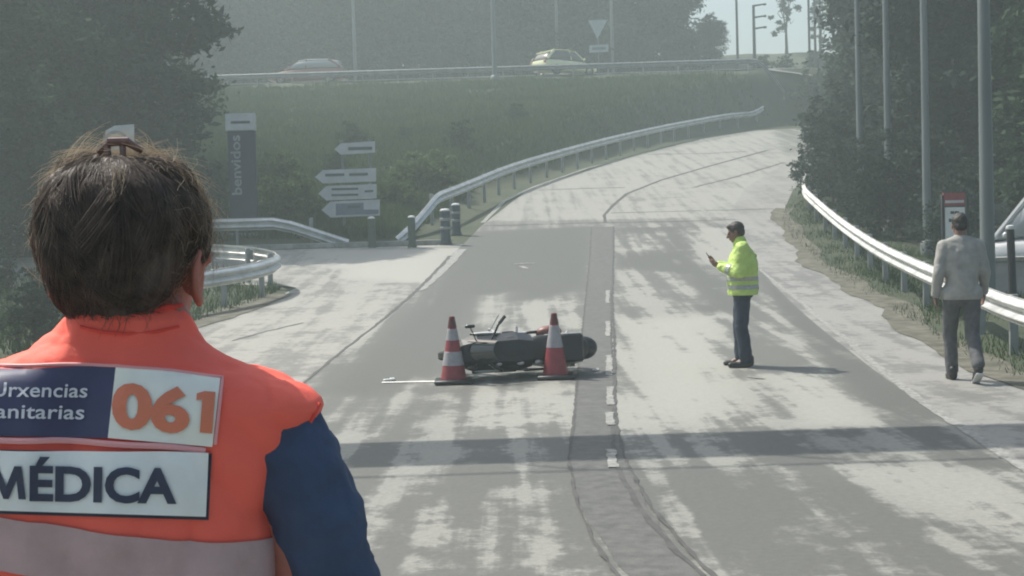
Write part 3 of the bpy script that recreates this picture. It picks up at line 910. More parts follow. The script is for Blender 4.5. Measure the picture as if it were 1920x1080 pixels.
# direction signs
D = 37.6; s_ = F / D
p0 = at(665, 420, D); zb = Z(p0.x, p0.y)
dirs = thing('direction_sign', 'post with four pale arrow boards pointing left', 'sign', (p0.x, p0.y, zb))
def loc(px, py):
    q = at(px, py, D); return q.x - p0.x, q.z - zb
for px in (640, 692):
    a = loc(px, 262); b0 = Z(p0.x + a[0], p0.y) - zb
    m = MB(); m.tube([(a[0], .06, b0 - .2), (a[0], .06, a[1] + .0)], .038, 10); m.build('post', 'pole', dirs)
for (x0, x1, y0, y1, kind, bars) in [
        (627, 703, 267, 289, 'top', [(653, 698, 276, 282)]),
        (591, 705, 317, 343, 'green', [(610, 646, 326, 331), (655, 690, 325, 330)]),
        (597, 706, 347, 375, 'green', [(622, 672, 353, 357), (622, 672, 364, 368), (684, 700, 357, 361)]),
        (603, 712, 376, 407, 'blue', [(652, 676, 386, 390)])]:
    tip = (y1 - y0) * .55
    poly = [loc(x0, (y0 + y1) / 2 + 2), loc(x0 + tip, y1 + 1), loc(x1, y1 - 3), loc(x1, y0 - 2), loc(x0 + tip, y0 + 2)]
    m = MB(); m.prism(poly, -.03, .02)
    bd = m.build('arrow_board', 'greywhite', dirs, smooth_=False)
    if kind == 'blue':
        m = MB(); m.prism([loc(630, 404), loc(710, 401), loc(710, 393), loc(682, 393), loc(682, 380), loc(630, 382)], -.036, -.0305); m.build('field', mat('sign_blue_grey', (.16, .20, .25), .5, var=.1), bd, smooth_=False)
    for (a0, a1, b0, b1) in bars:
        m = MB(); m.prism([loc(a0, b1), loc(a1, b1 - 1), loc(a1, b0 - 1), loc(a0, b0)], -.042, -.037); m.build('faded_lettering', mat('faded_ink', (.10, .13, .13), .6), bd, smooth_=False)
# give-way sign on the upper road
D = 79.6
p0 = at(1123, 135, D); zb = Z(p0.x, p0.y)
gw = thing('give_way_sign', 'grey triangular road sign with a plate below, above the white car', 'sign', (p0.x, p0.y, zb))
def loc(px, py):
    q = at(px, py, D); return q.x - p0.x, q.z - zb
a = loc(1121, 40)
m = MB(); m.tube([(0, .05, -.2), (a[0], .05, a[1])], .04, 8); m.build('post', 'pole', gw)
m = MB(); m.prism([loc(1103, 38), loc(1120, 73), loc(1139, 37)], -.02, .02); m.build('triangle', 'greywhite', gw, smooth_=False)
m = MB(); m.prism([loc(1105, 99), loc(1141, 97), loc(1141, 83), loc(1105, 85)], -.02, .02); pl = m.build('plate', 'greywhite', gw, smooth_=False)
m = MB(); m.prism([loc(1110, 94), loc(1136, 93), loc(1136, 88), loc(1110, 89)], -.03, -.022); m.build('faded_lettering', 'steel_dull', pl, smooth_=False)
# square white sign behind the woman's head
D = 33.0
p0 = at(226, 430, D); zb = Z(p0.x, p0.y)
sq = thing('square_sign', 'white square sign with a grey ring, showing above the head of the woman', 'sign', (p0.x, p0.y, zb))
def loc(px, py):
    q = at(px, py, D); return q.x - p0.x, q.z - zb
m = MB(); m.tube([(0, .05, -.2), (0, .05, loc(226, 240)[1])], .04, 8); m.build('post', 'pole', sq)
m = MB(); m.prism([loc(198, 292), loc(252, 290), loc(251, 233), loc(214, 236), loc(198, 246)], -.02, .02); m.build('panel', 'greywhite', sq, smooth_=False)
m = MB(); c = loc(218, 270); r0, r1 = 19 / (F / D), 25 / (F / D)
an = [math.pi * 2 * i / 32 for i in range(33)]
m.add([(c[0] + r * math.cos(a), -.026, c[1] + r * math.sin(a)) for r in (r0, r1) for a in an], [(i, i + 1, i + 34, i + 33) for i in range(32)])
m.build('ring', 'steel_dull', sq, smooth_=False)
# red and white sign at right
D = 24.5
p0 = at(1790, 480, D); zb = Z(p0.x, p0.y)
rs = thing('totem_sign', 'small red-topped white sign on dark posts behind the walking man', 'sign', (p0.x, p0.y, zb))
def loc(px, py):
    q = at(px, py, D); return q.x - p0.x, q.z - zb
MT['signred'] = mat('faded_red', (.30, .06, .07), .5, var=.15)
m = MB(); m.prism([loc(1768, 386), loc(1808, 385), loc(1808, 361), loc(1768, 362)], -.03, .03); m.build('header', 'signred', rs, smooth_=False)
m = MB(); m.prism([loc(1771, 381), loc(1806, 380), loc(1806, 375), loc(1771, 376)], -.04, -.032); m.build('header_lettering', 'greywhite', rs, smooth_=False)
m = MB(); m.prism([loc(1772, 470), loc(1808, 469), loc(1808, 388), loc(1771, 389)], -.03, .03); m.build('panel', 'white', rs, smooth_=False)
for (x0, x1, y0, y1) in [(1781, 1788, 396, 401), (1789, 1797, 396, 401), (1778, 1786, 410, 416), (1787, 1795, 410, 416), (1796, 1804, 410, 416)]:
    m = MB(); m.prism([loc(x0, y1), loc(x1, y1), loc(x1, y0), loc(x0, y0)], -.036, -.031); m.build('faded_lettering', 'ink', rs, smooth_=False)
for px in (1767, 1813):
    a = loc(px, 366); m = MB(); m.box((a[0], 0, a[1] / 2 - .1), (.05, .06, a[1] + .2), bev=.006); m.build('post', 'dark_steel', rs)
# dark post with a pale cap, far right
p0 = at(1898, 500, 19.5); zb = Z(p0.x, p0.y); zt = at(1893, 422, 19.5).z - zb
po = thing('marker_post', 'thin dark post with a white cap at the right edge behind the guardrail', 'post', (p0.x, p0.y, zb))
m = MB(); m.tube([(0.02, 0, -.2), (-.02, 0, zt - .06)], .055, 10); m.build('shaft', 'dark_steel', po)
m = MB(); m.lathe([(.056, zt - .06), (.062, zt - .05), (.055, zt - .01), (.02, zt)], 12, (-.02, 0, 0)); m.build('cap', 'white', po)

# ------------------------------------------------------------------ bollards
MT['bollard_green'] = mat('bollard_green', (.05, .085, .06), .5, var=.2)
MT['bollard_blue'] = mat('bollard_blue', (.03, .045, .06), .45, var=.2)
def bollard(px, py, ptop, r, mt, label, bands=False):
    p = hit(px, py); h = (py - ptop) / (F / p.y)
    b = thing('bollard', label, 'bollard', (p.x, p.y, p.z), 0, 'bollards along the far side of the side road')
    m = MB(); m.lathe([(r * 1.25, 0), (r * 1.2, .05), (r, .1), (r, h * .9), (r * .98, h * .93)], 18); m.build('shaft', mt, b)
    m = MB(); m.lathe([(r * .99, h * .93), (r * .95, h * .965), (r * .6, h * .992), (r * .1, h)], 18); m.build('cap', 'white', b)
    if bands:
        for t in (.42, .66):
            m = MB(); m.lathe([(r + .001, h * t), (r + .006, h * t + .005), (r + .006, h * (t + .07)), (r + .001, h * (t + .07) + .005)], 18, cap=False); m.build('reflective_band', 'steel_dull', b)
bollard(698, 464, 406, .095, 'bollard_green', 'green bollard with a white cap, leftmost of the four by the side road')
bollard(773, 464, 404, .095, 'bollard_green', 'green bollard at the lower end of the climbing guardrail')
bollard(836, 459, 391, .13, 'bollard_blue', 'dark banded bollard with a white cap, nearer of the pair by the road edge', True)
bollard(856, 441, 381, .12, 'bollard_blue', 'dark banded bollard with a white cap, farther of the pair by the road edge', True)

# ------------------------------------------------------------------ cones
MT['cone_red'] = mat('cone_red', (.25, .034, .048), .5, var=.15, scale=12)
MT['cone_tip'] = mat('cone_tip', (.10, .018, .022), .5, var=.2)
MT['cone_white'] = mat('cone_band', (.32, .31, .33), .45, var=.12, scale=20)
def cone(px, py, h, label, tone):
    p = hit(px, py)
    c = thing('traffic_cone', label, 'traffic cone', (p.x, p.y, p.z + .008), R(random.uniform(-12, 12)), 'traffic cones by the fallen motorcycle')
    m = MB(); m.box((0, 0, .022), (.42, .42, .044), bev=.012); m.build('base', 'dark_steel', c)
    rad = lambda t: .145 * (1 - t) + .027 * t
    prof = [(rad(k / 30), .044 + k / 30 * (h - .044)) for k in range(31)]
    m = MB(); m.lathe([(.155, .044)] + prof + [(.012, h + .004)], 24); m.build('cone_body', 'cone_red', c)
    for a, b, mm in tone:
        q = [(rad(a) + .0005, .044 + a * (h - .044)), (rad(a) + .003, .046 + a * (h - .044)), (rad(b) + .003, .042 + b * (h - .044)), (rad(b) + .0005, .044 + b * (h - .044))]
        m = MB(); m.lathe(q, 24, cap=False); m.build('sleeve' if mm == 'cone_white' else 'tip', mm, c)
cone(851, 719, .74, 'red and grey traffic cone at the left end of the motorcycle', [(.22, .44, 'cone_white'), (.62, .80, 'cone_white'), (.82, .995, 'cone_tip')])
cone(1042, 710, .73, 'red and grey traffic cone in front of the right end of the motorcycle', [(.44, .80, 'cone_white'), (.82, .995, 'cone_tip')])
# white fragments near the motorcycle
for k, (px, py, sx, lab) in enumerate([(1117, 698, .08, 'small white plastic fragment right of the fallen motorcycle'), (730, 716, .14, 'pale broken strip lying left of the left cone')]):
    p = hit(px, py); fr_ = MB(); fr_.box((0, 0, .012), (sx, .05, .022), bev=.008); fr_.box((sx * .3, .02, .02), (sx * .4, .03, .02), Matrix.Rotation(.5, 3, 'X'), .005)
    o = fr_.build('plastic_fragment', 'white', loc=(p.x, p.y, p.z + .012)); o.rotation_euler = (0, 0, .4 * k); tag(o, lab, 'debris')
# ------------------------------------------------------------------ smooth bodies
def ell(c, r, rot=None, n=20, k=12):
    c = Vector(c); vs_ = [Vector((0, 0, -1))]; fs_ = []
    for i in range(1, k):
        ph = -math.pi / 2 + math.pi * i / k
        for j in range(n):
            th = 2 * math.pi * j / n
            vs_.append(Vector((math.cos(ph) * math.cos(th), math.cos(ph) * math.sin(th), math.sin(ph))))
    vs_.append(Vector((0, 0, 1)))
    for j in range(n):
        fs_.append((0, 1 + (j + 1) % n, 1 + j))
        for i in range(k - 2):
            a = 1 + i * n; fs_.append((a + j, a + (j + 1) % n, a + n + (j + 1) % n, a + n + j))
        a = 1 + (k - 2) * n; fs_.append((a + j, a + (j + 1) % n, len(vs_) - 1))
    out = []
    for v in vs_:
        q = Vector((v.x * r[0], v.y * r[1], v.z * r[2]))
        if rot is not None: q = rot @ q
        out.append(q + c)
    return out, fs_

def cap(p0, p1, r0, r1, n=16):
    p0, p1 = Vector(p0), Vector(p1); t = (p1 - p0).normalized() if (p1 - p0).length > 1e-6 else Vector((0, 0, 1))
    a = t.orthogonal().normalized(); b = t.cross(a); rings = []
    for k in range(1, 6):
        ph = -math.pi / 2 + math.pi / 2 * k / 5; rings.append((p0 + t * math.sin(ph) * r0, math.cos(ph) * r0))
    for k in range(0, 5):
        ph = math.pi / 2 * k / 5; rings.append((p1 + t * math.sin(ph) * r1, math.cos(ph) * r1))
    vs_ = [p0 - t * r0]; fs_ = []
    for c, r in rings:
        for j in range(n):
            an = 2 * math.pi * j / n; vs_.append(c + (a * math.cos(an) + b * math.sin(an)) * r)
    vs_.append(p1 + t * r1)
    for j in range(n):
        fs_.append((0, 1 + (j + 1) % n, 1 + j))
        for i in range(len(rings) - 1):
            q = 1 + i * n; fs_.append((q + j, q + (j + 1) % n, q + n + (j + 1) % n, q + n + j))
        q = 1 + (len(rings) - 1) * n; fs_.append((q + j, q + (j + 1) % n, len(vs_) - 1))
    return vs_, fs_

def blob_mesh(name, prims, voxel=0.008, it=6):
    """one continuous surface grown over overlapping solids"""
    m = MB()
    for v, f in prims: m.add(v, f)
    me = m.mesh(name, False)
    o = bpy.data.objects.new(name, me); C.objects.link(o)
    rm = o.modifiers.new('r', 'REMESH'); rm.mode = 'VOXEL'; rm.voxel_size = voxel; rm.use_smooth_shade = True
    if it:
        sm = o.modifiers.new('s', 'SMOOTH'); sm.factor = 0.5; sm.iterations = it
    dg = bpy.context.evaluated_depsgraph_get()
    out = bpy.data.meshes.new_from_object(o.evaluated_get(dg))
    bpy.data.objects.remove(o); bpy.data.meshes.remove(me)
    out.name = name; out.materials.clear()
    out.polygons.foreach_set('use_smooth', [True] * len(out.polygons))
    return out

def cut(me, co, no, keep_above=True):
    bm = bmesh.new(); bm.from_mesh(me)
    bmesh.ops.bisect_plane(bm, geom=bm.verts[:] + bm.edges[:] + bm.faces[:], plane_co=co, plane_no=no, clear_inner=keep_above, clear_outer=not keep_above)
    bm.to_mesh(me); bm.free(); me.update(); return me

def band_from(me, lo, hi, no=(0, 0, 1), push=0.004, xlim=None, name='reflective_band'):
    b = me.copy(); cut(b, lo, no, True); cut(b, hi, no, False)
    bm = bmesh.new(); bm.from_mesh(b)
    if xlim: bmesh.ops.delete(bm, geom=[v for v in bm.verts if abs(v.co.x - xlim[0]) > xlim[1]], context='VERTS')
    bm.normal_update()
    for v in bm.verts: v.co += v.normal * push
    bm.to_mesh(b); bm.free(); b.name = name; b.materials.clear(); return b

def ruffle(me, amp, sc, seed=0.0, squash=1.0):
    """folds in cloth"""
    n = len(me.vertices); co = np.empty(n * 3); no = np.empty(n * 3)
    me.vertices.foreach_get('co', co); me.vertices.foreach_get('normal', no)
    co = co.reshape(-1, 3); no = no.reshape(-1, 3)
    d = np.array([noise.noise((p[0] * sc + seed, p[1] * sc, p[2] * sc * squash)) + 0.5 * noise.noise((p[0] * sc * 2.3, p[1] * sc * 2.3 + seed, p[2] * sc * 2.3 * squash)) for p in co])
    co = co + no * d[:, None] * amp
    me.vertices.foreach_set('co', co.ravel()); me.update(); return me

def hand_prims(w, d, nrm, side, curl=0.5, sc=1.0):
    """palm, four fingers of different lengths and a thumb; nrm points out of the palm, side towards the thumb"""
    w, d, nrm = Vector(w), Vector(d).normalized(), Vector(nrm).normalized()
    s = Vector(side).normalized()
    rot = Matrix((d, s, nrm)).transposed()
    pr = [ell(w + d * .048 * sc, (.052 * sc, .042 * sc, .017 * sc), rot), cap(w - d * .03, w + d * .02, .027 * sc, .026 * sc)]
    for i, L in enumerate((.070, .080, .076, .060)):
        b = w + d * .085 * sc + s * (.030 - .0205 * i) * sc
        a1 = curl * .6; a2 = curl * 1.4; sp = s * (.12 - .08 * i)
        d1 = (d * math.cos(a1) + nrm * math.sin(a1) + sp * .5).normalized(); d2 = (d * math.cos(a2) + nrm * math.sin(a2)).normalized()
        k = b + d1 * L * .5 * sc
        pr += [cap(b - d * .015, k, .0095 * sc, .009 * sc), cap(k, k + d2 * L * .5 * sc, .009 * sc, .0078 * sc)]
    b = w + d * .022 * sc + s * .034 * sc; k = b + (d * .6 + s * .55 + nrm * .3) * .042 * sc
    pr += [cap(b, k, .0125 * sc, .0105 * sc), cap(k, k + (d * .85 + s * .05 + nrm * .35) * .034 * sc, .0105 * sc, .0088 * sc)]
    return pr

def head_prims(hc, rot, neck):
    hc = Vector(hc)
    T = lambda p: hc + rot @ Vector(p)
    E = lambda c, r: ell(T(c), r, rot)
    return [E((0, -.012, .03), (.074, .094, .086)), E((0, .03, -.035), (.060, .066, .082)), E((0, .040, -.088), (.042, .045, .030)),
            cap(T((0, .094, .005)), T((0, .112, -.03)), .009, .014), cap(T((-.032, .082, .02)), T((.032, .082, .02)), .013, .013),
            E((0, .09, -.064), (.023, .012, .010)), E((.076, -.005, -.012), (.011, .020, .032)), E((-.076, -.005, -.012), (.011, .020, .032)),
            cap(T((0, -.022, -.06)), Vector(neck), .055, .062)]

MT['skin'] = mat('skin', (.42, .23, .17), .5, var=.12, scale=18)
MT['skin_d'] = mat('skin_tanned', (.20, .11, .085), .5, var=.12, scale=18)
MT['hair_men'] = mat('short_dark_hair', (.020, .017, .015), .5, var=.4, scale=60, bump=.6, bscale=120)
MT['hair'] = mat('dark_hair', (.13, .105, .09), .6, var=.4, scale=60, bump=.6, bscale=120, stretch=(1, 1, .25))
MT['hivis'] = mat('hivis_yellow', (.56, .75, .21), .6, var=.12, scale=9, bump=.25, bscale=25, trans=.15)
MT['band'] = mat('reflective_tape', (.36, .38, .36), .4, var=.12, scale=30)
MT['trouser_navy'] = mat('navy_trousers', (.020, .032, .055), .8, var=.25, scale=14, bump=.4, bscale=40)
MT['trouser_grey'] = mat('grey_trousers', (.095, .097, .104), .85, var=.25, scale=14, bump=.4, bscale=40)
MT['knit'] = mat('grey_sweatshirt', (.33, .326, .305), .9, var=.14, scale=10, bump=.4, bscale=120)
MT['shoe'] = mat('black_shoe', (.014, .014, .015), .5, var=.2)
MT['eye'] = mat('eye', (.06, .045, .04), .2)

def shoe_mesh(name, heel, toe, up=Vector((0, 0, 1))):
    heel, toe = Vector(heel), Vector(toe); d = (toe - heel)
    pr = [cap(heel + up * .045, heel + d * .45 + up * .05, .042, .044), cap(heel + d * .4 + up * .035, toe + up * .03, .043, .034), cap(heel + up * .05, heel + up * .11, .045, .045)]
    pr.append(ell(heel + d * .5 + up * .012, (d.length * .6, .05, .018), Matrix((d.normalized(), up.cross(d).normalized(), up)).transposed()))
    return blob_mesh(name, pr, .008, 3)

def legs_prims(J, r=(.098, .072, .062)):
    pr = []
    for s in ('L', 'R'):
        pr += [cap(J['hip' + s], J['knee' + s], r[0], r[1]), cap(J['knee' + s], J['ank' + s], r[1], r[2])]
    pr += [cap(J['hipL'], J['hipR'], .112, .112), cap(Vector(J['pelvis']) + Vector((0, 0, -.02)), Vector(J['pelvis']) + Vector((0, 0, .10)), .135, .13)]
    return pr

def person_body(J, rot, hands, skin, root):
    pr = head_prims(J['head'], rot, J['neck'])
    for s in ('L', 'R'):
        pr += [cap(J['sh' + s], J['el' + s], .048, .038), cap(J['el' + s], J['wr' + s], .038, .026)]
        pr += [cap(J['hip' + s], J['knee' + s], .078, .052), cap(J['knee' + s], J['ank' + s], .052, .036)]
        pr += [cap(J['ank' + s], Vector(J['ank' + s]) + Vector((0, .10, -.05)), .034, .03)]
    n, p = Vector(J['neck']), Vector(J['pelvis'])
    pr += [ell(p.lerp(n, .68), (.155, .10, .20)), ell(p.lerp(n, .25), (.145, .095, .17)), cap(J['shL'], J['shR'], .055, .055), cap(J['hipL'], J['hipR'], .085, .085), cap(n + Vector((0, 0, -.06)), n, .07, .06)]
    for h in hands: pr += hand_prims(*h)
    return link('body', blob_mesh('body', pr, .0062, 3), skin, root)

def eyes(J, rot, root):
    for s in (-1, 1):
        v, f = ell(Vector(J['head']) + rot @ Vector((s * .030, .083, .002)), (.012, .010, .009))
        MB().add(v, f).build('eye', 'eye', root)

def hair_cap(J, rot, root, material='hair_men'):
    hc = Vector(J['head']); T = lambda p: hc + rot @ Vector(p); E = lambda c, r: ell(T(c), r, rot)
    pr = [E((0, -.022, .042), (.083, .096, .088)), E((0, -.05, -.01), (.074, .062, .062)), E((0, .045, .085), (.055, .045, .032))]
    me = ruffle(blob_mesh('hair', pr, .008, 3), .006, 45)
    return link('hair', me, material, root)

# ------------------------------------------------------------------ the man in the yellow jacket
p = hit(1394, 688)
off_ = thing('person', 'person in yellow reflective jacket and dark trousers standing on the road with a phone', 'person', (p.x, p.y, p.z + .006), R(82))
V = Vector
J = dict(pelvis=V((0, -.01, .93)), neck=V((0, .0, 1.475)), head=V((0, .055, 1.615)), shL=V((-.195, -.01, 1.415)), shR=V((.195, -.01, 1.415)),
         elL=V((-.26, .03, 1.14)), elR=V((.26, .02, 1.13)), wrL=V((-.075, .265, 1.215)), wrR=V((.085, .285, 1.235)),
         hipL=V((-.095, -.01, .90)), hipR=V((.095, -.01, .90)), kneeL=V((-.10, .015, .50)), kneeR=V((.105, .03, .50)), ankL=V((-.10, -.03, .10)), ankR=V((.11, .02, .10)))
hr = Matrix.Rotation(R(-4), 3, 'Z') @ Matrix.Rotation(R(-16), 3, 'X')
person_body(J, hr, [(J['wrL'], V((.35, .85, .35)), V((.75, -.2, .5)), V((-.2, .5, .85)), .9), (J['wrR'], V((-.3, .8, .5)), V((-.75, -.2, .4)), V((-.1, .35, .9)), .9)], 'skin_d', off_)
eyes(J, hr, off_); hair_cap(J, hr, off_)
pr = [cap((0, -.015, .93), (0, -.015, 1.10), .19, .185), cap((-.06, -.015, .90), (.06, -.015, .90), .165, .165), ell((0, -.02, 1.20), (.24, .185, .27)), cap((-.15, -.02, 1.37), (.15, -.02, 1.37), .105, .105), cap((0, .0, 1.40), (0, .01, 1.50), .10, .082)]
for s in ('L', 'R'):
    e, w, sh = J['el' + s], J['wr' + s], J['sh' + s]
    pr += [cap(sh, e, .096, .080), cap(e, e.lerp(w, .86), .080, .058)]
jk = ruffle(blob_mesh('jacket', pr, .009, 5), .010, 11, 2.0, 1.6)
cut(jk, (0, 0, .865), (0, 0, 1))
link('jacket', jk, 'hivis', off_)
for lo, hi in ((.935, .985), (1.035, 1.085)):
    link('reflective_band', band_from(jk, (0, 0, lo), (0, 0, hi), xlim=(0, .30)), 'band', off_)
for s in ('L', 'R'):
    e, w = J['el' + s], J['wr' + s]; d = (w - e).normalized()
    pr = [cap(e.lerp(w, .34), e.lerp(w, .52), .079, .073)]
    link('sleeve_band', cut(cut(blob_mesh('sleeve_band', pr, .008, 1), e.lerp(w, .34), d, True), e.lerp(w, .54), d, False), 'band', off_)
pr = [cap((0, .005, 1.475), (0, .012, 1.515), .080, .076)]
link('collar', blob_mesh('collar', pr, .008, 2), 'hivis', off_)
link('trousers', ruffle(blob_mesh('trousers', legs_prims(J, (.105, .082, .078)), .009, 4), .008, 12, 5, .8), 'trouser_navy', off_)
for s, yaw in (('L', .12), ('R', -.1)):
    a = J['ank' + s]; h = V((a.x, a.y - .05, 0)); t = h + V((-math.sin(yaw) * .2, .235, 0))
    link('shoe', shoe_mesh('shoe', h, t), 'shoe', off_)
m = MB(); m.box((0, 0, 0), (.078, .010, .155), Matrix.Rotation(R(-28), 3, 'X'), .004)
ph = m.build('phone', 'black', loc=None)
ph.matrix_world = off_.matrix_basis @ Matrix.Translation((.01, .375, 1.315)); tag(ph, 'black phone held up by the person in the yellow jacket', 'phone')

off_.scale = (.965,) * 3
ph.matrix_world = Matrix.Translation(off_.location) @ off_.rotation_euler.to_matrix().to_4x4() @ Matrix.Scale(.965, 4) @ Matrix.Translation((.01, .375, 1.315))
# ------------------------------------------------------------------ the man walking away
p = hit(1806, 716)
wk = thing('person', 'person in grey sweatshirt and dark trousers walking away along the right shoulder', 'person', (p.x, p.y, p.z + .006), R(-6))
J = dict(pelvis=V((0, 0, .93)), neck=V((0, .02, 1.485)), head=V((0, .045, 1.612)), shL=V((-.172, 0, 1.395)), shR=V((.172, 0, 1.395)),
         elL=V((-.235, -.05, 1.13)), elR=V((.235, .0, 1.13)), wrL=V((-.262, .02, .89)), wrR=V((.245, .10, .91)),
         hipL=V((-.095, 0, .90)), hipR=V((.095, 0, .90)), kneeL=V((-.095, .15, .51)), kneeR=V((.10, .0, .49)), ankL=V((-.075, .17, .10)), ankR=V((.085, -.31, .20)))
hr = Matrix.Rotation(R(3), 3, 'Z') @ Matrix.Rotation(R(-8), 3, 'X')
person_body(J, hr, [(J['wrL'], V((.05, .12, -1)), V((.95, .1, .1)), V((.1, .95, .1)), .6), (J['wrR'], V((-.05, .15, -1)), V((-.95, .1, .1)), V((-.1, .95, .1)), .6)], 'skin_d', wk)
eyes(J, hr, wk); hair_cap(J, hr, wk)
pr = [cap((0, 0, .93), (0, 0, 1.08), .165, .165), cap((-.06, 0, .90), (.06, 0, .90), .15, .15), ell((0, 0, 1.22), (.205, .142, .25)), cap((-.10, 0, 1.36), (.10, 0, 1.36), .10, .10), cap((0, .01, 1.41), (0, .02, 1.485), .10, .068), cap((-.04, .005, 1.435), J['shL'], .075, .07), cap((.04, .005, 1.435), J['shR'], .075, .07)]
for s in ('L', 'R'):
    e, w, sh = J['el' + s], J['wr' + s], J['sh' + s]
    pr += [cap(sh, e, .074, .062), cap(e, e.lerp(w, .93), .062, .047)]
sw = ruffle(blob_mesh('sweatshirt', pr, .008, 14), .006, 10, 7.0, 1.5); cut(sw, (0, 0, .85), (0, 0, 1))
link('sweatshirt', sw, 'knit', wk)
link('trousers', ruffle(blob_mesh('trousers', legs_prims(J, (.100, .074, .064)), .009, 4), .007, 12, 3, .8), 'trouser_grey', wk)
a = J['ankL']; h = V((a.x, a.y - .05, 0)); link('shoe', shoe_mesh('shoe', h, h + V((0, .235, 0))), 'shoe', wk)
a = J['ankR']; h = V((a.x, a.y - .055, .105)); t = V((a.x, a.y + .14, 0)); d = (t - h).normalized(); up = V((1, 0, 0)).cross(d); up = up if up.z > 0 else -up
link('shoe', shoe_mesh('shoe', h, t, up), 'shoe', wk)
m = MB(); q = h - up * .004; rot = Matrix((d, up.cross(d), up)).transposed(); m.box(h + d * .10 + up * .0, (.25, .08, .018), rot, .006); m.build('sole', 'greywhite', wk)

# ------------------------------------------------------------------ the woman in the orange vest (foreground)
MY = 1.85
def mw(px, py, y=MY): return at(px, py, y)
base = mw(200, 700); MX = base.x
med = thing('person', 'person with pinned-up dark hair in orange medical vest seen from behind, close up', 'person', (MX, MY, 0))
o0 = V((MX, MY, 0))
MT['orange'] = mat('hivis_orange', (1.0, .155, .105), .75, var=.03, scale=7, bump=.45, bscale=22)
MT['sleeve'] = mat('navy_sleeve', (.045, .074, .140), .85, var=.2, scale=12, bump=.45, bscale=26)
MT['vest_tape'] = mat('vest_tape', (.50, .36, .36), .5, var=.10, scale=16, bump=.2, bscale=60)
MT['patch_navy'] = mat('patch_navy', (.055, .062, .130), .6, var=.12, scale=20)
MT['patch_white'] = mat('patch_white', (.88, .90, .80), .55, var=.06, scale=14)
MT['patch_grey'] = mat('patch_grey', (.84, .89, .87), .55, var=.06, scale=14)
MT['patch_text'] = mat('patch_white_text', (.70, .72, .76), .6)
MT['digits'] = mat('orange_digits', (.72, .22, .12), .6, var=.05)
MT['letters'] = mat('navy_letters', (.045, .055, .095), .6, var=.1)
MT['piping'] = mat('pink_piping', (.80, .38, .38), .6)
rows = [(570, 152, 344, .074, .075), (578, 140, 352, .084, .082), (592, 126, 362, .088, .086), (622, 108, 374, .088, .088), (640, 80, 388, .088, .09), (655, 42, 408, .094, .092), (670, 2, 436, .100, .094),
        (684, -42, 466, .104, .096), (698, -86, 500, .108, .098), (712, -126, 532, .112, .10), (726, -164, 562, .116, .10), (738, -196, 584, .119, .10), (750, -214, 598, .121, .10), (762, -222, 602, .124, .102),
        (778, -220, 594, .127, .105), (800, -214, 580, .131, .108), (850, -200, 559, .137, .115), (900, -190, 542, .139, .12), (960, -182, 530, .138, .125), (1040, -180, 527, .134, .125), (1150, -184, 529, .130, .125), (1350, -190, 536, .130, .13), (1640, -196, 545, .135, .135)]
rw = np.array(rows, float)
pyv = np.concatenate([np.linspace(570, 800, 60), np.linspace(806, 1640, 90)])
NA = 128; vv = []; ff = []
for py in pyv:
    l, r_, yb, yf = [np.interp(py, rw[:, 0], rw[:, k]) for k in (1, 2, 3, 4)]
    A = mw(l, py); B = mw(r_, py); c = (A + B) / 2; hw = (B - A).length / 2; ax = (B - A).normalized()
    e = 0.80 if py > 690 else 0.95
    for k in range(NA):
        th = 2 * math.pi * k / NA; cx, sy = math.cos(th), math.sin(th)
        x = math.copysign(abs(cx) ** e, cx) * hw; y = math.copysign(abs(sy) ** e, sy) * (yb if sy < 0 else yf)
        if sy < 0: y += 0.018 * math.exp(-((x / .035) ** 2)) * float(smooth(640, 760, py))      # furrow of the spine
        q = c + ax * x + V((0, y, 0))
        vv.append(q - o0)
n_ = len(pyv)
for i in range(n_ - 1):
    for k in range(NA):
        k2 = (k + 1) % NA; ff.append((i * NA + k, (i + 1) * NA + k, (i + 1) * NA + k2, i * NA + k2))
m = MB().add(vv, ff); vme = m.mesh('vest', True)
if vme.polygons[0].normal.dot(vme.polygons[0].center) < 0 and False: vme.flip_normals()
ruffle(vme, .0085, 7, 1.3, .45); ruffle(vme, .0035, 19, 4.1, .4); ruffle(vme, .0014, 48, 2.1, .6)
def crease(me, amp, sc, st, seed, pw=5):
    n = len(me.vertices); co = np.empty(n * 3); no = np.empty(n * 3)
    me.vertices.foreach_get('co', co); me.vertices.foreach_get('normal', no); co = co.reshape(-1, 3); no = no.reshape(-1, 3)
    d = np.empty(n)
    for i, p in enumerate(co):
        a = p[0] * st[0] + p[2] * st[1]; b = p[2] * st[2] + p[0] * st[3]
        q = noise.noise((a * sc + seed, b * sc, p[1] * sc * .5 + seed)); w = noise.noise((p[0] * 5 + seed, p[1] * 5, p[2] * 5))
        d[i] = (1 - abs(q)) ** pw * max(0, .35 + w)
    co = co - no * (d * amp)[:, None]; me.vertices.foreach_set('co', co.ravel()); me.update()
crease(vme, .015, 9, (1.0, .55, .30, -.1), 3.7, 7); crease(vme, .012, 13, (1.0, -.25, .22, .1), 8.1, 8)
vest = link('vest', vme, 'orange', med)
vb = BVHTree.FromPolygons([v.co + o0 for v in vme.vertices], [tuple(q.vertices) for q in vme.polygons])
def on_vest(px, py, lift):
    d = ray(px, py).normalized()
    h = vb.ray_cast(CAM, d)
    if h[0] is None: return at(px, py, MY - .10) - o0 - d * lift
    return h[0] - d * lift - o0
def quadmap(Q, u, v):
    a = (Q[0][0] * (1 - u) + Q[1][0] * u, Q[0][1] * (1 - u) + Q[1][1] * u); b = (Q[3][0] * (1 - u) + Q[2][0] * u, Q[3][1] * (1 - u) + Q[2][1] * u)
    return a[0] * (1 - v) + b[0] * v, a[1] * (1 - v) + b[1] * v
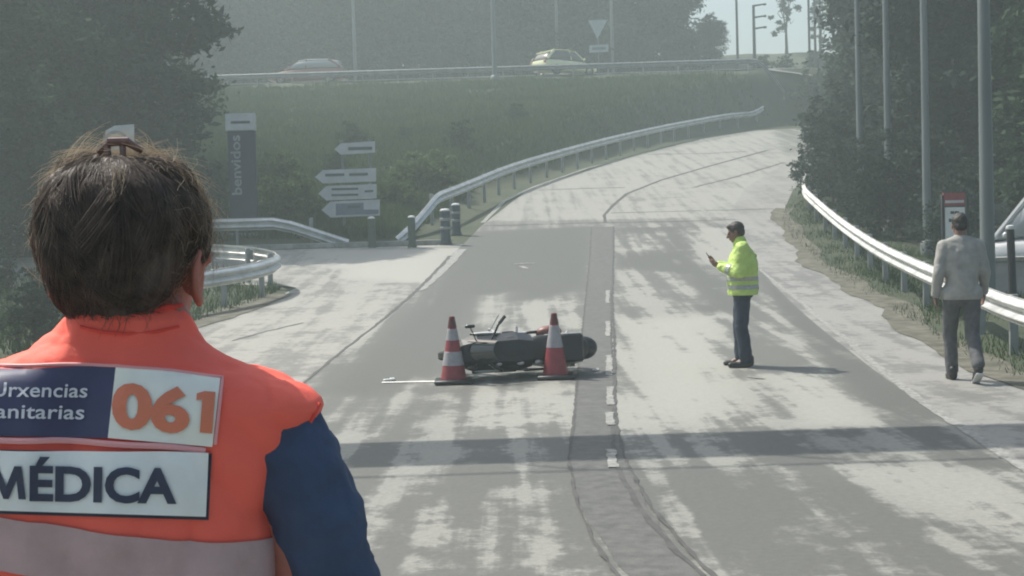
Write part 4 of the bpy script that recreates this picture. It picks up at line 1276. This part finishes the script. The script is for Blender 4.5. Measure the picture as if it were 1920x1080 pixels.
def patch(name, Q, lift, thick, material, nu=30, nv=10, wav=0.0):
    m = MB(); vs_ = []; fs_ = []
    for side in (0, 1):
        for j in range(nv + 1):
            for i in range(nu + 1):
                px, py = quadmap(Q, i / nu, j / nv)
                py += wav * (math.sin(px * .035) * .6 + math.sin(px * .013 + 1.0)) * (1 - j / nv)
                vs_.append(on_vest(px, py, lift - side * thick))
    S = (nu + 1) * (nv + 1); g = lambda i, j, s: s * S + j * (nu + 1) + i
    for j in range(nv):
        for i in range(nu):
            fs_.append((g(i, j, 0), g(i, j + 1, 0), g(i + 1, j + 1, 0), g(i + 1, j, 0))); fs_.append((g(i, j, 1), g(i + 1, j, 1), g(i + 1, j + 1, 1), g(i, j + 1, 1)))
    for i in range(nu):
        fs_ += [(g(i, 0, 0), g(i + 1, 0, 0), g(i + 1, 0, 1), g(i, 0, 1)), (g(i, nv, 0), g(i, nv, 1), g(i + 1, nv, 1), g(i + 1, nv, 0))]
    for j in range(nv):
        fs_ += [(g(0, j, 0), g(0, j, 1), g(0, j + 1, 1), g(0, j + 1, 0)), (g(nu, j, 0), g(nu, j + 1, 0), g(nu, j + 1, 1), g(nu, j, 1))]
    return m.add(vs_, fs_).build(name, material, vest)
OWN = {'M': [[(0, 0), (.145, 0), (.185, .40), (.23, .7), (.09, .7)], [(.185, .40), (.34, 0), (.39, .27), (.23, .7)], [(.34, 0), (.44, 0), (.39, .27)], [(.44, 0), (.595, .40), (.55, .7), (.39, .27)], [(.595, .40), (.635, 0), (.78, 0), (.69, .7), (.55, .7)]],
       '1': [[(.075, 0), (.24, 0), (.24, .72), (.10, .72), (.075, .575)], [(.0, .55), (.075, .575), (.10, .72), (.0, .665)]]}
def glyphs(body, bold, spacing):
    V_, F_, x = [], [], 0.0
    for run in ([body] if not any(ch in OWN for ch in body) else [body[0], body[1:]] if body[0] in OWN else [body[:-1], body[-1]]):
        if run in OWN:
            v = np.array([(a, b, 0) for q in OWN[run] for a, b in q]); f = []; k = 0
            for q in OWN[run]: f.append(tuple(range(k, k + len(q)))); k += len(q)
        else:
            v, f = text_shape(run, 1.0, bold, spacing); v = v - np.array([v[:, 0].min(), 0, 0])
        F_ += [tuple(i + sum(len(q) for q in V_) for i in q) for q in f]
        V_.append(v + np.array([x, 0, 0])); x = V_[-1][:, 0].max() + .07
    return np.concatenate(V_), F_
def word(name, body, Q, lift, material, parent, bold=.02, spacing=1.0):
    """Q: top-left, top-right, baseline-right, baseline-left of the capitals"""
    v, f = glyphs(body, bold, spacing)
    x0, x1 = v[:, 0].min(), v[:, 0].max(); H = .70
    bm = bmesh.new(); bv = [bm.verts.new((q[0], q[1], 0)) for q in v]
    for q in f:
        try: bm.faces.new([bv[i] for i in q])
        except ValueError: pass
    bmesh.ops.triangulate(bm, faces=bm.faces[:])
    for _ in range(2): bmesh.ops.subdivide_edges(bm, edges=[e for e in bm.edges if e.calc_length() > .16], cuts=1)
    bmesh.ops.triangulate(bm, faces=bm.faces[:])
    for q in bm.verts:
        px, py = quadmap(Q, (q.co.x - x0) / (x1 - x0), 1 - q.co.y / H); q.co = on_vest(px, py, lift)
    me = bpy.data.meshes.new(name); bm.to_mesh(me); bm.free()
    return link(name, me, material, parent)
pn = patch('patch', [(-185, 690), (217, 687), (202, 821), (-185, 815)], .006, .006, 'patch_navy', 34, 10, 2.2)
pw_ = patch('patch', [(217, 687), (413, 708), (398, 838), (202, 821)], .0062, .006, 'patch_white', 20, 10, 1.2)
pm_ = patch('patch', [(-190, 842), (391, 849), (386, 969), (-190, 952)], .011, .008, 'patch_grey', 44, 10, 1.0)
pb_ = patch('patch_shade', [(-195, 840), (397, 851), (391, 975), (-195, 958)], .004, .006, 'navy', 30, 8)  # dark rim stands for the shade at the patch's right and bottom edge
word('lettering', 'Urxencias', [(-14, 716), (166, 719), (163, 745), (-16, 743)], .0085, 'patch_text', pn, .012, 1.02)
word('lettering', 'Sanitarias', [(-30, 757), (160, 759), (157, 786), (-31, 783)], .0085, 'patch_text', pn, .012, 1.02)
word('lettering', '061', [(211, 719), (404, 737), (398, 813), (208, 797)], .0088, 'digits', pw_, .045, 1.0)
word('lettering', 'MÉDICA', [(-26, 873), (333, 880), (331, 942), (-26, 935)], .0135, 'letters', pm_, .035, 1.0)
def piping(pts, r):
    P = []
    for a, b in zip(pts[:-1], pts[1:]):
        for k in range(14): P.append(on_vest(a[0] + (b[0] - a[0]) * k / 14, a[1] + (b[1] - a[1]) * k / 14 + 1.3 * math.sin((a[0] + (b[0] - a[0]) * k / 14) * .035), .005))
    MB().tube(P, r, 6).build('piping', 'piping', vest)
piping([(-185, 686), (100, 684), (218, 685), (417, 706), (402, 842)], .0024)
piping([(-190, 826), (100, 826), (220, 832), (398, 845)], .0042)
P = [on_vest(a, b, .002) for a, b in [(598, 757), (588, 778), (574, 802), (562, 830), (552, 855), (544, 880), (536, 905), (529, 935), (524, 965), (522, 1000), (521, 1040), (522, 1085)]]
MT['binding'] = mat('vest_binding', (.80, .085, .06), .8, bump=.4, bscale=80)
MB().tube(P, .0036, 6).build('armhole_binding', 'binding', vest)
MB().tube([vme.vertices[k % NA].co + V((0, 0, .001)) for k in range(NA + 1)], .0042, 6, cap=False).build('collar_edge', 'binding', vest)
P = [on_vest(a, b, .0018) for a, b in [(150, 612), (190, 622), (240, 626), (290, 622), (335, 612)]]
MB().tube(P, .0022, 6).build('collar_seam', 'binding', vest)
# reflective tape round the vest
A = mw(0, 966, MY - .12) - o0; B = mw(528, 1004, MY - .02) - o0; tilt = (B - A).normalized(); nrm = V((0, 1, 0)).cross(tilt); nrm = nrm if nrm.z > 0 else -nrm
A2 = mw(0, 1068, MY - .12) - o0
link('reflective_band', band_from(vme, A2, A, nrm, .0035), 'vest_tape', vest)
# sleeves and hands
def mloc(px, py, y=MY): return mw(px, py, y) - o0
for nm, P in (('R', [(512, 812), (590, 960), (624, 1085), (668, 1420)]), ('L', [(-140, 812), (-218, 960), (-252, 1085), (-296, 1420)])):
    a, b, c, e = [mloc(*q) for q in P]
    wst = e + V((.02 if nm == 'R' else -.02, .22, -.05))
    pr = [cap(a, b, .072, .068), cap(b, c, .068, .062), cap(c, e, .062, .055), cap(e, wst, .055, .038)]
    link('sleeve', ruffle(ruffle(blob_mesh('sleeve', pr, .007, 5), .008, 13, 3, 1.2), .003, 34, 6, 1.3), 'sleeve', med)
# head, neck, body
HC = mw(250, 487, MY + .01) - o0
hr = Matrix.Rotation(R(-9), 3, 'Z') @ Matrix.Rotation(R(-4), 3, 'X') @ Matrix.Rotation(R(2), 3, 'Y')
HS = 1.10
pr = []
for v, f in head_prims((0, 0, 0), Matrix.Identity(3), (0, .015, -.17)):
    pr.append(([HC + hr @ (q * HS) if q.z > -.125 else HC + hr @ (q * HS) for q in v], f))
for s in (-1, 1):
    ec = V((s * .086, -.010, -.020)); rim = []
    pr.append(ell(HC + hr @ (ec * HS), (.007, .021, .034), hr))
    for a in np.linspace(-1.2, 2.6, 12): rim.append(HC + hr @ ((ec + V((s * .007, -.022 * math.cos(a), .034 * math.sin(a) + .002))) * HS))
    for a, b in zip(rim[:-1], rim[1:]): pr.append(cap(a, b, .0056, .0056, 8))
    pr.append(ell(HC + hr @ ((ec + V((s * .003, .000, -.028))) * HS), (.007, .010, .010), hr))
sh = mloc(500, 830), mloc(-130, 830)
pel = V((0, 0, .95))
pr += [cap(HC + V((.014, -.006, -.10)), V((HC.x + .0, .02, 1.47)), .066, .062), ell((0, 0, 1.32), (.17, .085, .20)), ell((0, 0, 1.08), (.15, .09, .18)), cap(V((-.10, 0, .90)), V((.10, 0, .90)), .10, .10), cap(sh[0] + V((-.04, 0, 0)), sh[1] + V((.04, 0, 0)), .055, .055)]
for s in (-1, 1):
    pr += [cap((s * .10, 0, .88), (s * .10, .01, .50), .085, .058), cap((s * .10, .01, .50), (s * .10, -.02, .10), .058, .04), cap((s * .10, -.02, .08), (s * .10, .10, .05), .036, .03)]
for nm, P in (('R', (668, 1420)), ('L', (-296, 1420))):
    e = mloc(*P); wst = e + V((.02 if nm == 'R' else -.02, .22, -.05))
    pr += [cap(sh[0] if nm == 'R' else sh[1], e, .045, .038), cap(e, wst, .036, .028)]
    sx = -1 if nm == 'R' else 1
    pr += hand_prims(wst + V((0, .02, 0)), V((0, 1, -.2)), V((sx, 0, -.1)), V((0, .2, 1)), .6)
MT['skin_back'] = mat('skin_warm', (.40, .15, .11), .5, var=.15, scale=14)
link('body', blob_mesh('body', pr, .0048, 3), 'skin_back', med)
MT['skin_back'].node_tree.nodes['Principled BSDF'].inputs['Subsurface Weight'].default_value = .25
MT['skin_back'].node_tree.nodes['Principled BSDF'].inputs['Subsurface Radius'].default_value = (.012, .004, .002)
for s in (-1, 1):
    v, f = ell(HC + hr @ (V((s * .030, .083, .002)) * HS), (.013, .011, .010)); MB().add(v, f).build('eye', 'eye', med)
jl = dict(hipL=V((-.10, 0, .90)), hipR=V((.10, 0, .90)), kneeL=V((-.10, .01, .5)), kneeR=V((.10, .01, .5)), ankL=V((-.10, -.02, .1)), ankR=V((.10, -.02, .1)), pelvis=pel)
link('trousers', blob_mesh('trousers', legs_prims(jl, (.11, .08, .075)), .011, 3), 'sleeve', med)
for s in (-1, 1): link('shoe', shoe_mesh('shoe', V((s * .10, -.07, 0)), V((s * .115, .165, 0))), 'shoe', med)
# hair: a smooth mass drawn up to a clip, covered with strands
Hm = lambda q: HC + hr @ V(q)
hp = [((0, -.022, .040), (.104, .108, .100)), ((0, -.062, .035), (.098, .078, .096)), ((.0, -.068, -.022), (.080, .050, .052)), ((-.045, -.03, .108), (.042, .045, .032)), ((.045, -.03, .100), (.045, .045, .032)), ((-.004, -.052, -.062), (.056, .036, .040)), ((-.02, -.04, .112), (.05, .05, .024)), ((0, .04, .080), (.075, .055, .045))]
hme = blob_mesh('hair', [ell(Hm(c), r, hr) for c, r in hp], .007, 6)
ruffle(hme, .009, 22, 2.2, .5)
hair = link('hair', hme, 'hair', med)
hb = BVHTree.FromPolygons([v.co for v in hme.vertices], [tuple(q.vertices) for q in hme.polygons])
MT['strand'] = mat('hair_strands', (.135, .105, .085), .5, var=.5, scale=40, trans=.15)
MT['strand_light'] = mat('sunlit_fly_away_hair', (.60, .52, .41), .4, var=.3, scale=40, trans=.6)  # paler than the other strands: the sun's rim light put into the colour
def strands(name, paths, rad, material):
    S = []; Fq = []; o = 0
    for P, r in zip(paths, rad):
        n = len(P); T = np.gradient(P, axis=0); T /= np.linalg.norm(T, axis=1)[:, None] + 1e-9
        a = np.cross(T, np.array([.31, .77, .55])); a /= np.linalg.norm(a, axis=1)[:, None] + 1e-9; b = np.cross(T, a)
        rr = r * np.linspace(1, .35, n)[:, None]
        ring = np.stack([P + a * rr, P - a * rr * .5 + b * rr * .87, P - a * rr * .5 - b * rr * .87], 1).reshape(-1, 3)
        S.append(ring); i = np.arange(n - 1) * 3 + o
        for k in range(3):
            k2 = (k + 1) % 3; Fq.append(np.stack([i + k, i + k2, i + 3 + k2, i + 3 + k], 1))
        o += 3 * n
    v = np.concatenate(S); f = np.concatenate(Fq)
    me = leaf_mesh(name, v, f, np.zeros(len(v)), 'hair'); me.materials.clear()
    me.polygons.foreach_set('use_smooth', [True] * len(me.polygons))
    return link(name, me, material, hair)
rs_ = np.random.default_rng(3)
cen = np.array(Hm((0, -.02, .03))); hrn = np.array(hr)
def surf(dirv, lift):
    h = hb.ray_cast(V(cen) + V(dirv) * .4, -V(dirv))
    return np.array(h[0]) + dirv * lift if h[0] is not None else cen + dirv * .1
clip = np.array([-.12, -.35, .93]); clip /= np.linalg.norm(clip)
paths = []; rads = []
for g_ in range(120):                       # locks drawn up to the clip
    az = rs_.uniform(-2.3, 2.3); el0 = rs_.uniform(-1.1, .1) if abs(az) < 1.3 else rs_.uniform(-.3, .35)
    d0 = np.array([math.sin(az) * math.cos(el0), -math.cos(az) * math.cos(el0), math.sin(el0)])
    tgt = clip + rs_.normal(size=3) * .10; tgt /= np.linalg.norm(tgt)
    bow = np.cross(d0, tgt) * rs_.uniform(-.35, .35); lift0 = rs_.uniform(0, .008); t1 = rs_.uniform(.6, 1.0); tw = rs_.uniform(3, 8)
    for k in range(26):
        e0 = rs_.normal(size=3) * .075; lf = lift0 + rs_.uniform(0, .003); ph = rs_.uniform(0, .9); ts = t1 * rs_.uniform(.6, 1.0); P = []
        for t in np.linspace(0, ts, 12):
            d = d0 * (1 - t) + tgt * t + bow * math.sin(t * math.pi) + e0 * (1 - .75 * t) * (1 + .4 * math.sin(t * tw + ph)); d /= np.linalg.norm(d) + 1e-9
            P.append(surf(hrn @ d, lf * math.sin(min(1, t + .15) * math.pi) + .0004))
        paths.append(np.array(P)); rads.append(rs_.uniform(.0004, .0009))
strands('strands', paths, rads, 'strand')
paths = []; rads = []
for k in range(4400):
    d0 = rs_.normal(size=3); d0[1] -= .25; d0[2] += .25; d0 /= np.linalg.norm(d0)
    w = hrn @ d0
    if d0[2] < -.75 or abs(w[1]) > .36: continue
    p0 = surf(w, 0.0); tg = np.cross(w, rs_.normal(size=3)); tg /= np.linalg.norm(tg); tg = tg + np.array([0, 0, .05])
    L = rs_.uniform(.02, .075); out = rs_.uniform(.02, .22) * L; ph = rs_.uniform(0, 6.28); cur = rs_.uniform(.001, .005)
    tt = np.linspace(0, 1, 9)[:, None]
    P = p0 + tg * tt * L + w * (np.sin(tt * 2.2) * out) + np.cross(w, tg) * np.sin(tt * rs_.uniform(3, 9) + ph) * cur
    paths.append(P); rads.append(rs_.uniform(.00025, .00055))
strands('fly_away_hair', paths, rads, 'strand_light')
# claw clip, pin, glasses, ear-ring
MT['clip'] = mat('tortoise_clip', (.16, .09, .075), .35, var=.4, scale=60)
ct = mloc(226, 290, MY - .045)
m = MB(); m.tube([ct + V((-.028, 0, .004)), ct + V((-.01, -.012, .016)), ct + V((.012, -.012, .016)), ct + V((.028, 0, .004))], [.004, .006, .006, .004], 8)
m.tube([ct + V((-.014, -.010, .012)), ct + V((-.01, -.018, -.012)), ct + V((-.006, -.012, -.042))], [.005, .0042, .003], 6)
m.tube([ct + V((.006, -.010, .012)), ct + V((.008, -.018, -.012)), ct + V((.002, -.012, -.038))], [.005, .0042, .003], 6)
m.build('hair_clip', 'clip', med)
lk = [mloc(220, 300, MY - .12), mloc(219, 325, MY - .13), mloc(216, 350, MY - .137), mloc(210, 366, MY - .14)]
q_ = [surf(np.array((k - V(cen)).normalized()), .004) for k in lk]
paths = [np.array(q_) + rs_.normal(size=3) * .0045 + rs_.normal(size=(4, 3)) * .002 for _ in range(40)]
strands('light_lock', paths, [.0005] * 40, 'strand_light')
paths = []
for k in range(260):
    az = rs_.uniform(-1.5, 1.5); el0 = rs_.uniform(-1.15, -.75); d = np.array([math.sin(az) * math.cos(el0), -math.cos(az) * math.cos(el0), math.sin(el0)])
    p0 = surf(hrn @ d, .001); tt = np.linspace(0, 1, 7)[:, None]; L = rs_.uniform(.008, .022)
    paths.append(p0 + tt * L * np.array([rs_.normal() * .35, -.25 + rs_.normal() * .2, -1.0]) + np.sin(tt * rs_.uniform(2, 6)) * rs_.normal(size=3) * .004)
strands('nape_hair', paths, rs_.uniform(.0003, .0006, 260), 'strand')
pn_ = surf(np.array((mloc(143, 411, MY - .1) - V(cen)).normalized()), .004)
m = MB(); m.box(V(pn_), (.007, .003, .009), hr, .001); m.build('hair_pin', 'steel_dull', med)
# ------------------------------------------------------------------ motor vehicles
def wheel(root, x, y, r, w, name='wheel', spokes=5, rim_mat='steel_dull'):
    wh = MB().lathe([(r * .62, -w / 2), (r * .9, -w / 2), (r, -w * .32), (r, w * .32), (r * .9, w / 2), (r * .62, w / 2), (r * .6, w * .3), (r * .6, -w * .3), (r * .62, -w / 2)], 28, (0, 0, 0), 'Y', cap=False).build('tyre', 'rubber', None)
    e = bpy.data.objects.new(name, None); C.objects.link(e); e.parent = root; e.location = (x, y, r); wh.parent = e
    m = MB(); m.lathe([(r * .64, -w * .32), (r * .64, w * .32), (r * .55, w * .30), (r * .55, -w * .30), (r * .64, -w * .32)], 28, axis='Y', cap=False)
    m.lathe([(r * .16, -w * .4), (r * .16, w * .4)], 14, axis='Y')
    for k in range(spokes):
        a = 2 * math.pi * k / spokes; m.tube([(math.cos(a) * r * .1, 0, math.sin(a) * r * .1), (math.cos(a) * r * .6, 0, math.sin(a) * r * .6)], [r * .10, r * .07], 6)
    m.build('rim', rim_mat, e)
    return e

def rring(x, hw, z0, z1, k=.26, n=20, tuck=.93):
    out = []
    for j in range(n):
        a = 2 * math.pi * j / n; c, s = math.cos(a), math.sin(a); e = .42
        y = math.copysign(abs(c) ** e, c) * hw; z = (z0 + z1) / 2 + math.copysign(abs(s) ** e, s) * (z1 - z0) / 2
        if s > .2: y *= tuck + (1 - tuck) * (1 - s)
        out.append(V((x, y, z)))
    return out

def car(name, label, loc, rz, paint, L=4.2, W=1.76, H=1.48, hatch=True, glass='glass', top=None):
    r = thing(name, label, 'car', loc, rz)
    b = .92; h = L / 2; w = W / 2
    st = [(-h, w * .80, .42, .74), (-h + .06, w * .92, .30, .86), (-h + .35, w * .98, .22, b), (-h * .45, w, .20, b + .02), (0, w, .20, b), (h * .38, w * .99, .20, b - .03), (h * .62, w * .97, .20, b - .10), (h - .30, w * .92, .24, .72), (h - .06, w * .84, .30, .62), (h, w * .72, .36, .54)]
    MB().loft([rring(x, a, z0, z1) for x, a, z0, z1 in st]).build('body', paint, r)
    ca = [(-h + .10, w * .78, b - .06, b + .04), (-h + .38, w * .80, b - .06, H - .16), (-h * .55, w * .80, b - .06, H - .02), (-.1, w * .80, b - .06, H), (h * .22, w * .79, b - .06, H - .08), (h * .46, w * .78, b - .06, b + .12), (h * .56, w * .76, b - .08, b - .02)]
    MB().loft([rring(x, a, z0, z1, tuck=.80) for x, a, z0, z1 in ca]).build('cabin_glass', glass, r)
    rf = [(-h + .34, w * .62, H - .20, H - .125), (-h * .55, w * .66, H - .05, H + .012), (-.1, w * .66, H - .03, H + .03), (h * .2, w * .64, H - .10, H - .045)]
    MB().loft([rring(x, a, z0, z1) for x, a, z0, z1 in rf]).build('roof', top or paint, r)
    for s in (-1, 1):
        m = MB()
        m.tube([(h * .22, s * w * .63, H - .07), (h * .5, s * w * .76, b)], .045, 6); m.build('pillar', paint, r)
        m = MB(); m.tube([(-.05, s * w * .655, H - .02), (-.02, s * w * .80, b)], .05, 6); m.build('pillar', paint, r)
        m = MB(); m.tube([(-h * .60, s * w * .64, H - .05), (-h + .16, s * w * .79, b)], .085, 6); m.build('pillar', paint, r)
        m = MB(); m.box((h * .40, s * (w + .06), b + .04), (.10, .16, .12), bev=.03); m.build('mirror', paint, r)
        m = MB(); m.box((-h + .06, s * w * .70, .74), (.12, .22, .20), bev=.03); m.build('tail_light', 'signred', r)
        m = MB(); m.box((h - .12, s * w * .68, .60), (.20, .26, .12), bev=.03); m.build('headlight', 'white', r)
        for x in (-h * .62, h * .64): wheel(r, x, s * (w - .09), .31, .2)
    m = MB(); m.box((-h - .005, 0, .56), (.02, .5, .11)); m.build('number_plate', 'white', r)
    m = MB(); m.box((-h + .03, 0, .34), (.12, W * .86, .14), bev=.03); m.build('bumper', 'black', r)
    return r
MT['car_red'] = mat('red_car_paint', (.22, .07, .07), .3, coat=.6, var=.05)
MT['car_white'] = mat('cream_car_paint', (.78, .80, .48), .3, coat=.6, var=.04)
MT['car_plain'] = mat('white_car_paint', (.62, .63, .63), .32, coat=.5, var=.04)
MT['pale_glass'] = mat('sky_lit_glass', (.30, .33, .34), .12, spec=.8)  # sky reflection put into the glass colour
q = at(578, 150, 83.0); car('parked_car', 'dull red car on the upper road, sky reflection painted pale on roof and glass', (q.x, q.y, 10.94), R(176), 'car_red', 4.6, 1.8, 1.46, glass='pale_glass', top='car_plain')  # pale roof and glass stand for the reflected sky
q = at(1058, 152, 82.6); car('parked_car', 'cream white hatchback on the upper road below the triangular sign', (q.x, q.y, 10.94), R(38), 'car_white', 4.0, 1.75, 1.50)
q = at(1905, 420, 26.5); car('parked_car', 'white car half out of the picture at the right edge', (q.x + .75, q.y, Z(q.x + .75, q.y) + .02), R(158), 'car_plain', 4.3, 1.8, 1.75, glass='pale_glass')

# pale low wall behind the right-hand rail
MT['plaster'] = mat('pale_plaster', (.36, .34, .33), .85, var=.2, scale=2, bump=.3)
a = at(1822, 470, 23.6); wl = thing('low_wall', 'pale plastered low wall behind the guardrail, right of the red sign', 'wall', (a.x, a.y, Z(a.x, a.y)))
for k in range(7):
    m = MB(); m.box((.62 * k + .3, 0, .22), (.60, .22, .7), bev=.012); m.build('wall_panel', 'plaster', wl)
m = MB(); m.box((2.15, 0, .61), (4.45, .30, .08), bev=.01); m.build('coping', 'kerb', wl)

# the fallen motorcycle
MT['moto'] = mat('dark_navy_paint', (.013, .016, .023), .45, var=.15)
MT['silver'] = mat('silver_paint', (.55, .56, .57), .3, metal=.5, var=.1)
MT['maroon'] = mat('maroon_panel', (.20, .075, .065), .45, var=.2)
pc = hit(972, 702)
mo = thing('motorcycle', 'dark motorcycle lying on its side between two traffic cones', 'motorcycle', (pc.x, pc.y + .25, pc.z))
wheel(mo, .66, 0, .295, .11, 'wheel', 6, 'dark_steel'); wheel(mo, -.66, 0, .30, .15, 'wheel', 6, 'dark_steel')
def bb(name, prims, mt, vox=.012, it=5): return link(name, blob_mesh(name, prims, vox, it), mt, mo)
def octa(x, hw, z0, z1, c=.32):
    h = z1 - z0; return [V((x, y * hw, z0 + t * h)) for y, t in ((-1, c), (-1, 1 - c), (-.55, 1), (.55, 1), (1, 1 - c), (1, c), (.5, 0), (-.5, 0))]
fa = MB().loft([octa(*q) for q in ((.84, .07, .70, .84), (.74, .17, .58, .95), (.56, .235, .46, 1.02), (.34, .25, .36, .98), (.30, .225, .36, .95), (.04, .245, .32, .97), (-.16, .20, .36, .93))]).build('fairing', 'moto', mo, smooth_=False)
for sx in (-1, 1):
    for (x0, x1, z0, z1) in ((.02, .30, .56, .70), (.36, .60, .62, .80), (-.38, -.10, .46, .62)):
        MB().box(((x0 + x1) / 2, sx * .238, (z0 + z1) / 2), (x1 - x0, .035, z1 - z0), Matrix.Rotation(.25, 3, 'Y'), .012).build('fairing_panel', 'moto', mo)
MB().box((-.60, 0, .98), (.36, .36, .13), Matrix.Rotation(-.06, 3, 'Y'), .03).build('luggage_rack', 'black', mo)
bb('tank', [ell((.10, 0, .82), (.30, .20, .16)), ell((-.02, 0, .80), (.22, .17, .12))], 'moto')
bb('seat', [ell((-.30, 0, .80), (.30, .19, .12)), ell((-.66, 0, .85), (.24, .17, .11))], 'black')
bb('tail', [ell((-.55, 0, .72), (.40, .19, .16)), ell((-.84, 0, .78), (.18, .15, .11))], 'moto')
bb('engine', [ell((-.02, 0, .40), (.26, .20, .20)), cap((-.1, -.1, .36), (-.1, .1, .36), .12, .12)], 'dark_steel')
bb('pannier', [cap((-.36, -.20, .60), (-.52, -.20, .62), .09, .08), ell((-.44, -.23, .61), (.17, .085, .12))], 'maroon')
bb('front_mudguard', [ell((.66, 0, .47), (.26, .085, .15))], 'moto')
m = MB()
for s in (-1, 1): m.tube([(.66, s * .085, .30), (.50, s * .085, .92)], .026, 10)
m.build('fork', 'silver', mo)
m = MB(); m.tube([(.20, -.43, .98), (.30, -.32, 1.02), (.46, 0, .99), (.40, .17, .98), (.26, .235, .93)], .014, 8); hbz = m.build('handlebar', 'dark_steel', mo)
for s in (-1, 1):
    m = MB(); m.tube([(.20, -.43, .98), (.28, -.345, 1.012)] if s < 0 else [(.26, .235, .93), (.36, .19, .965)], .021, 8); m.build('grip', 'black', hbz)
    m = MB(); m.tube([(.28, -.45, .98), (.40, -.27, 1.02)] if s < 0 else [(.32, .23, .90), (.44, .15, .95)], .008, 6); m.build('lever', 'silver', hbz)
    m = MB(); m.tube([(.58, s * .14, 1.0), (.66, s * (.30 if s < 0 else .20), 1.08)], .008, 6); m.box((.67, s * (.315 if s < 0 else .20), 1.10), (.12, .04, .075), bev=.012); m.build('mirror', 'black', mo)
    m = MB(); m.tube([(-.08, s * .2, .34), (-.08, s * (.33 if s < 0 else .235), .33)], .016, 8); m.build('foot_peg', 'silver', mo)
    m = MB(); m.tube([(-.62, s * .15, .72), (-.66, s * .22, .72)], .02, 8); m.build('indicator', 'white', mo)
    m = MB(); m.add(*ell((.40, s * .236, .78), (.22, .022, .07), Matrix.Rotation(-.35, 3, 'Y'))); m.build('glint_stripe', 'white', mo)  # pale stripes stand for sunlight on the dark upper side
    m = MB(); m.add(*ell((-.05, s * .228, .62), (.10, .02, .06))); m.build('glint_stripe', 'silver', mo)
    m = MB(); m.add(*ell((-.55, s * .187, .77), (.22, .014, .03), Matrix.Rotation(.15, 3, 'Y'))); m.build('glint_stripe', 'silver', mo)
m = MB(); m.loft([[V((.62 - .30 * t, .17 * (1 - .25 * t) * math.cos(a), .92 + .28 * t + .02 * math.sin(a))) + V((.10 * math.sin(a) , 0, 0)) for a in np.linspace(.15, math.pi - .15, 12)] + [V((.612 - .30 * t, .165 * (1 - .25 * t) * math.cos(a), .92 + .28 * t + .02 * math.sin(a))) + V((.10 * math.sin(a), 0, 0)) for a in np.linspace(math.pi - .15, .15, 12)] for t in (0, .33, .66, 1)])
m.build('windscreen', 'glass', mo)
m = MB(); m.tube([(.25, .10, .24), (-.2, .13, .22), (-.45, .16, .34), (-.80, .17, .44)], [.03, .03, .06, .055], 12); m.build('exhaust', 'silver', mo)
m = MB(); m.add(*ell((.80, 0, .80), (.05, .10, .07))); m.build('headlight', 'white', mo)
for gx_, gz_ in ((.30, .90), (.02, .92), (-.22, .88), (-.50, .86)):  # small silver blobs put in as glints
    m = MB(); m.add(*ell((gx_, .155, gz_), (.05, .03, .022))); m.build('glint_dot', 'silver', mo)
m = MB(); m.tube([(.30, -.245, .45), (.34, -.30, .62), (.30, -.245, .80)], .014, 8); m.build('crash_bar', 'silver', mo)
m = MB(); m.box((-.95, 0, .80), (.04, .14, .05), bev=.01); m.build('tail_light', 'signred', mo)
m = MB(); m.box((-.98, 0, .62), (.012, .20, .16), Matrix.Rotation(.3, 3, 'Y')); m.build('number_plate', 'white', mo)
fx = V((-math.cos(R(12)), -math.sin(R(12)), 0)); zz = V((fx.y, -fx.x, 0)) * 1.0
zz = V((-fx.y, fx.x, 0)); zz = zz if zz.y < 0 else -zz
zz = (zz * math.cos(R(7)) + V((0, 0, 1)) * math.sin(R(7))).normalized(); yy = zz.cross(fx)
rm_ = Matrix((fx, yy, zz)).transposed().to_4x4()
bpy.context.view_layer.update()
lowest = 1e9
for ch in [c for c in mo.children_recursive if c.type == 'MESH']:
    rel = mo.matrix_world.inverted() @ ch.matrix_world
    for v in ch.data.vertices: lowest = min(lowest, (rm_ @ (rel @ v.co)).z)
mo.matrix_world = Matrix.Translation(V((pc.x - .13, pc.y + .36, pc.z + .035 - lowest * .9))) @ rm_ @ Matrix.Scale(.90, 4)

# ------------------------------------------------------------------ haze
hz = MB(); x0, x1, y0, y1, z0, z1 = -174, 174, -28, 230, -4.0, 40.0
hz.box(((x0 + x1) / 2, (y0 + y1) / 2, (z0 + z1) / 2), (x1 - x0, y1 - y0, z1 - z0))
hm = bpy.data.materials.new('haze_air'); hm.use_nodes = True
nn = hm.node_tree.nodes; nn.clear()
ou = nn.new('ShaderNodeOutputMaterial'); pv = nn.new('ShaderNodeVolumePrincipled')
pv.inputs['Color'].default_value = (.80, .945, .95, 1); pv.inputs['Density'].default_value = HAZE; pv.inputs['Anisotropy'].default_value = .35
hm.node_tree.links.new(pv.outputs[0], ou.inputs['Volume'])
ho = hz.build('haze', hm, smooth_=False); tag(ho, 'pale haze filling the air over the whole scene', kind='stuff')
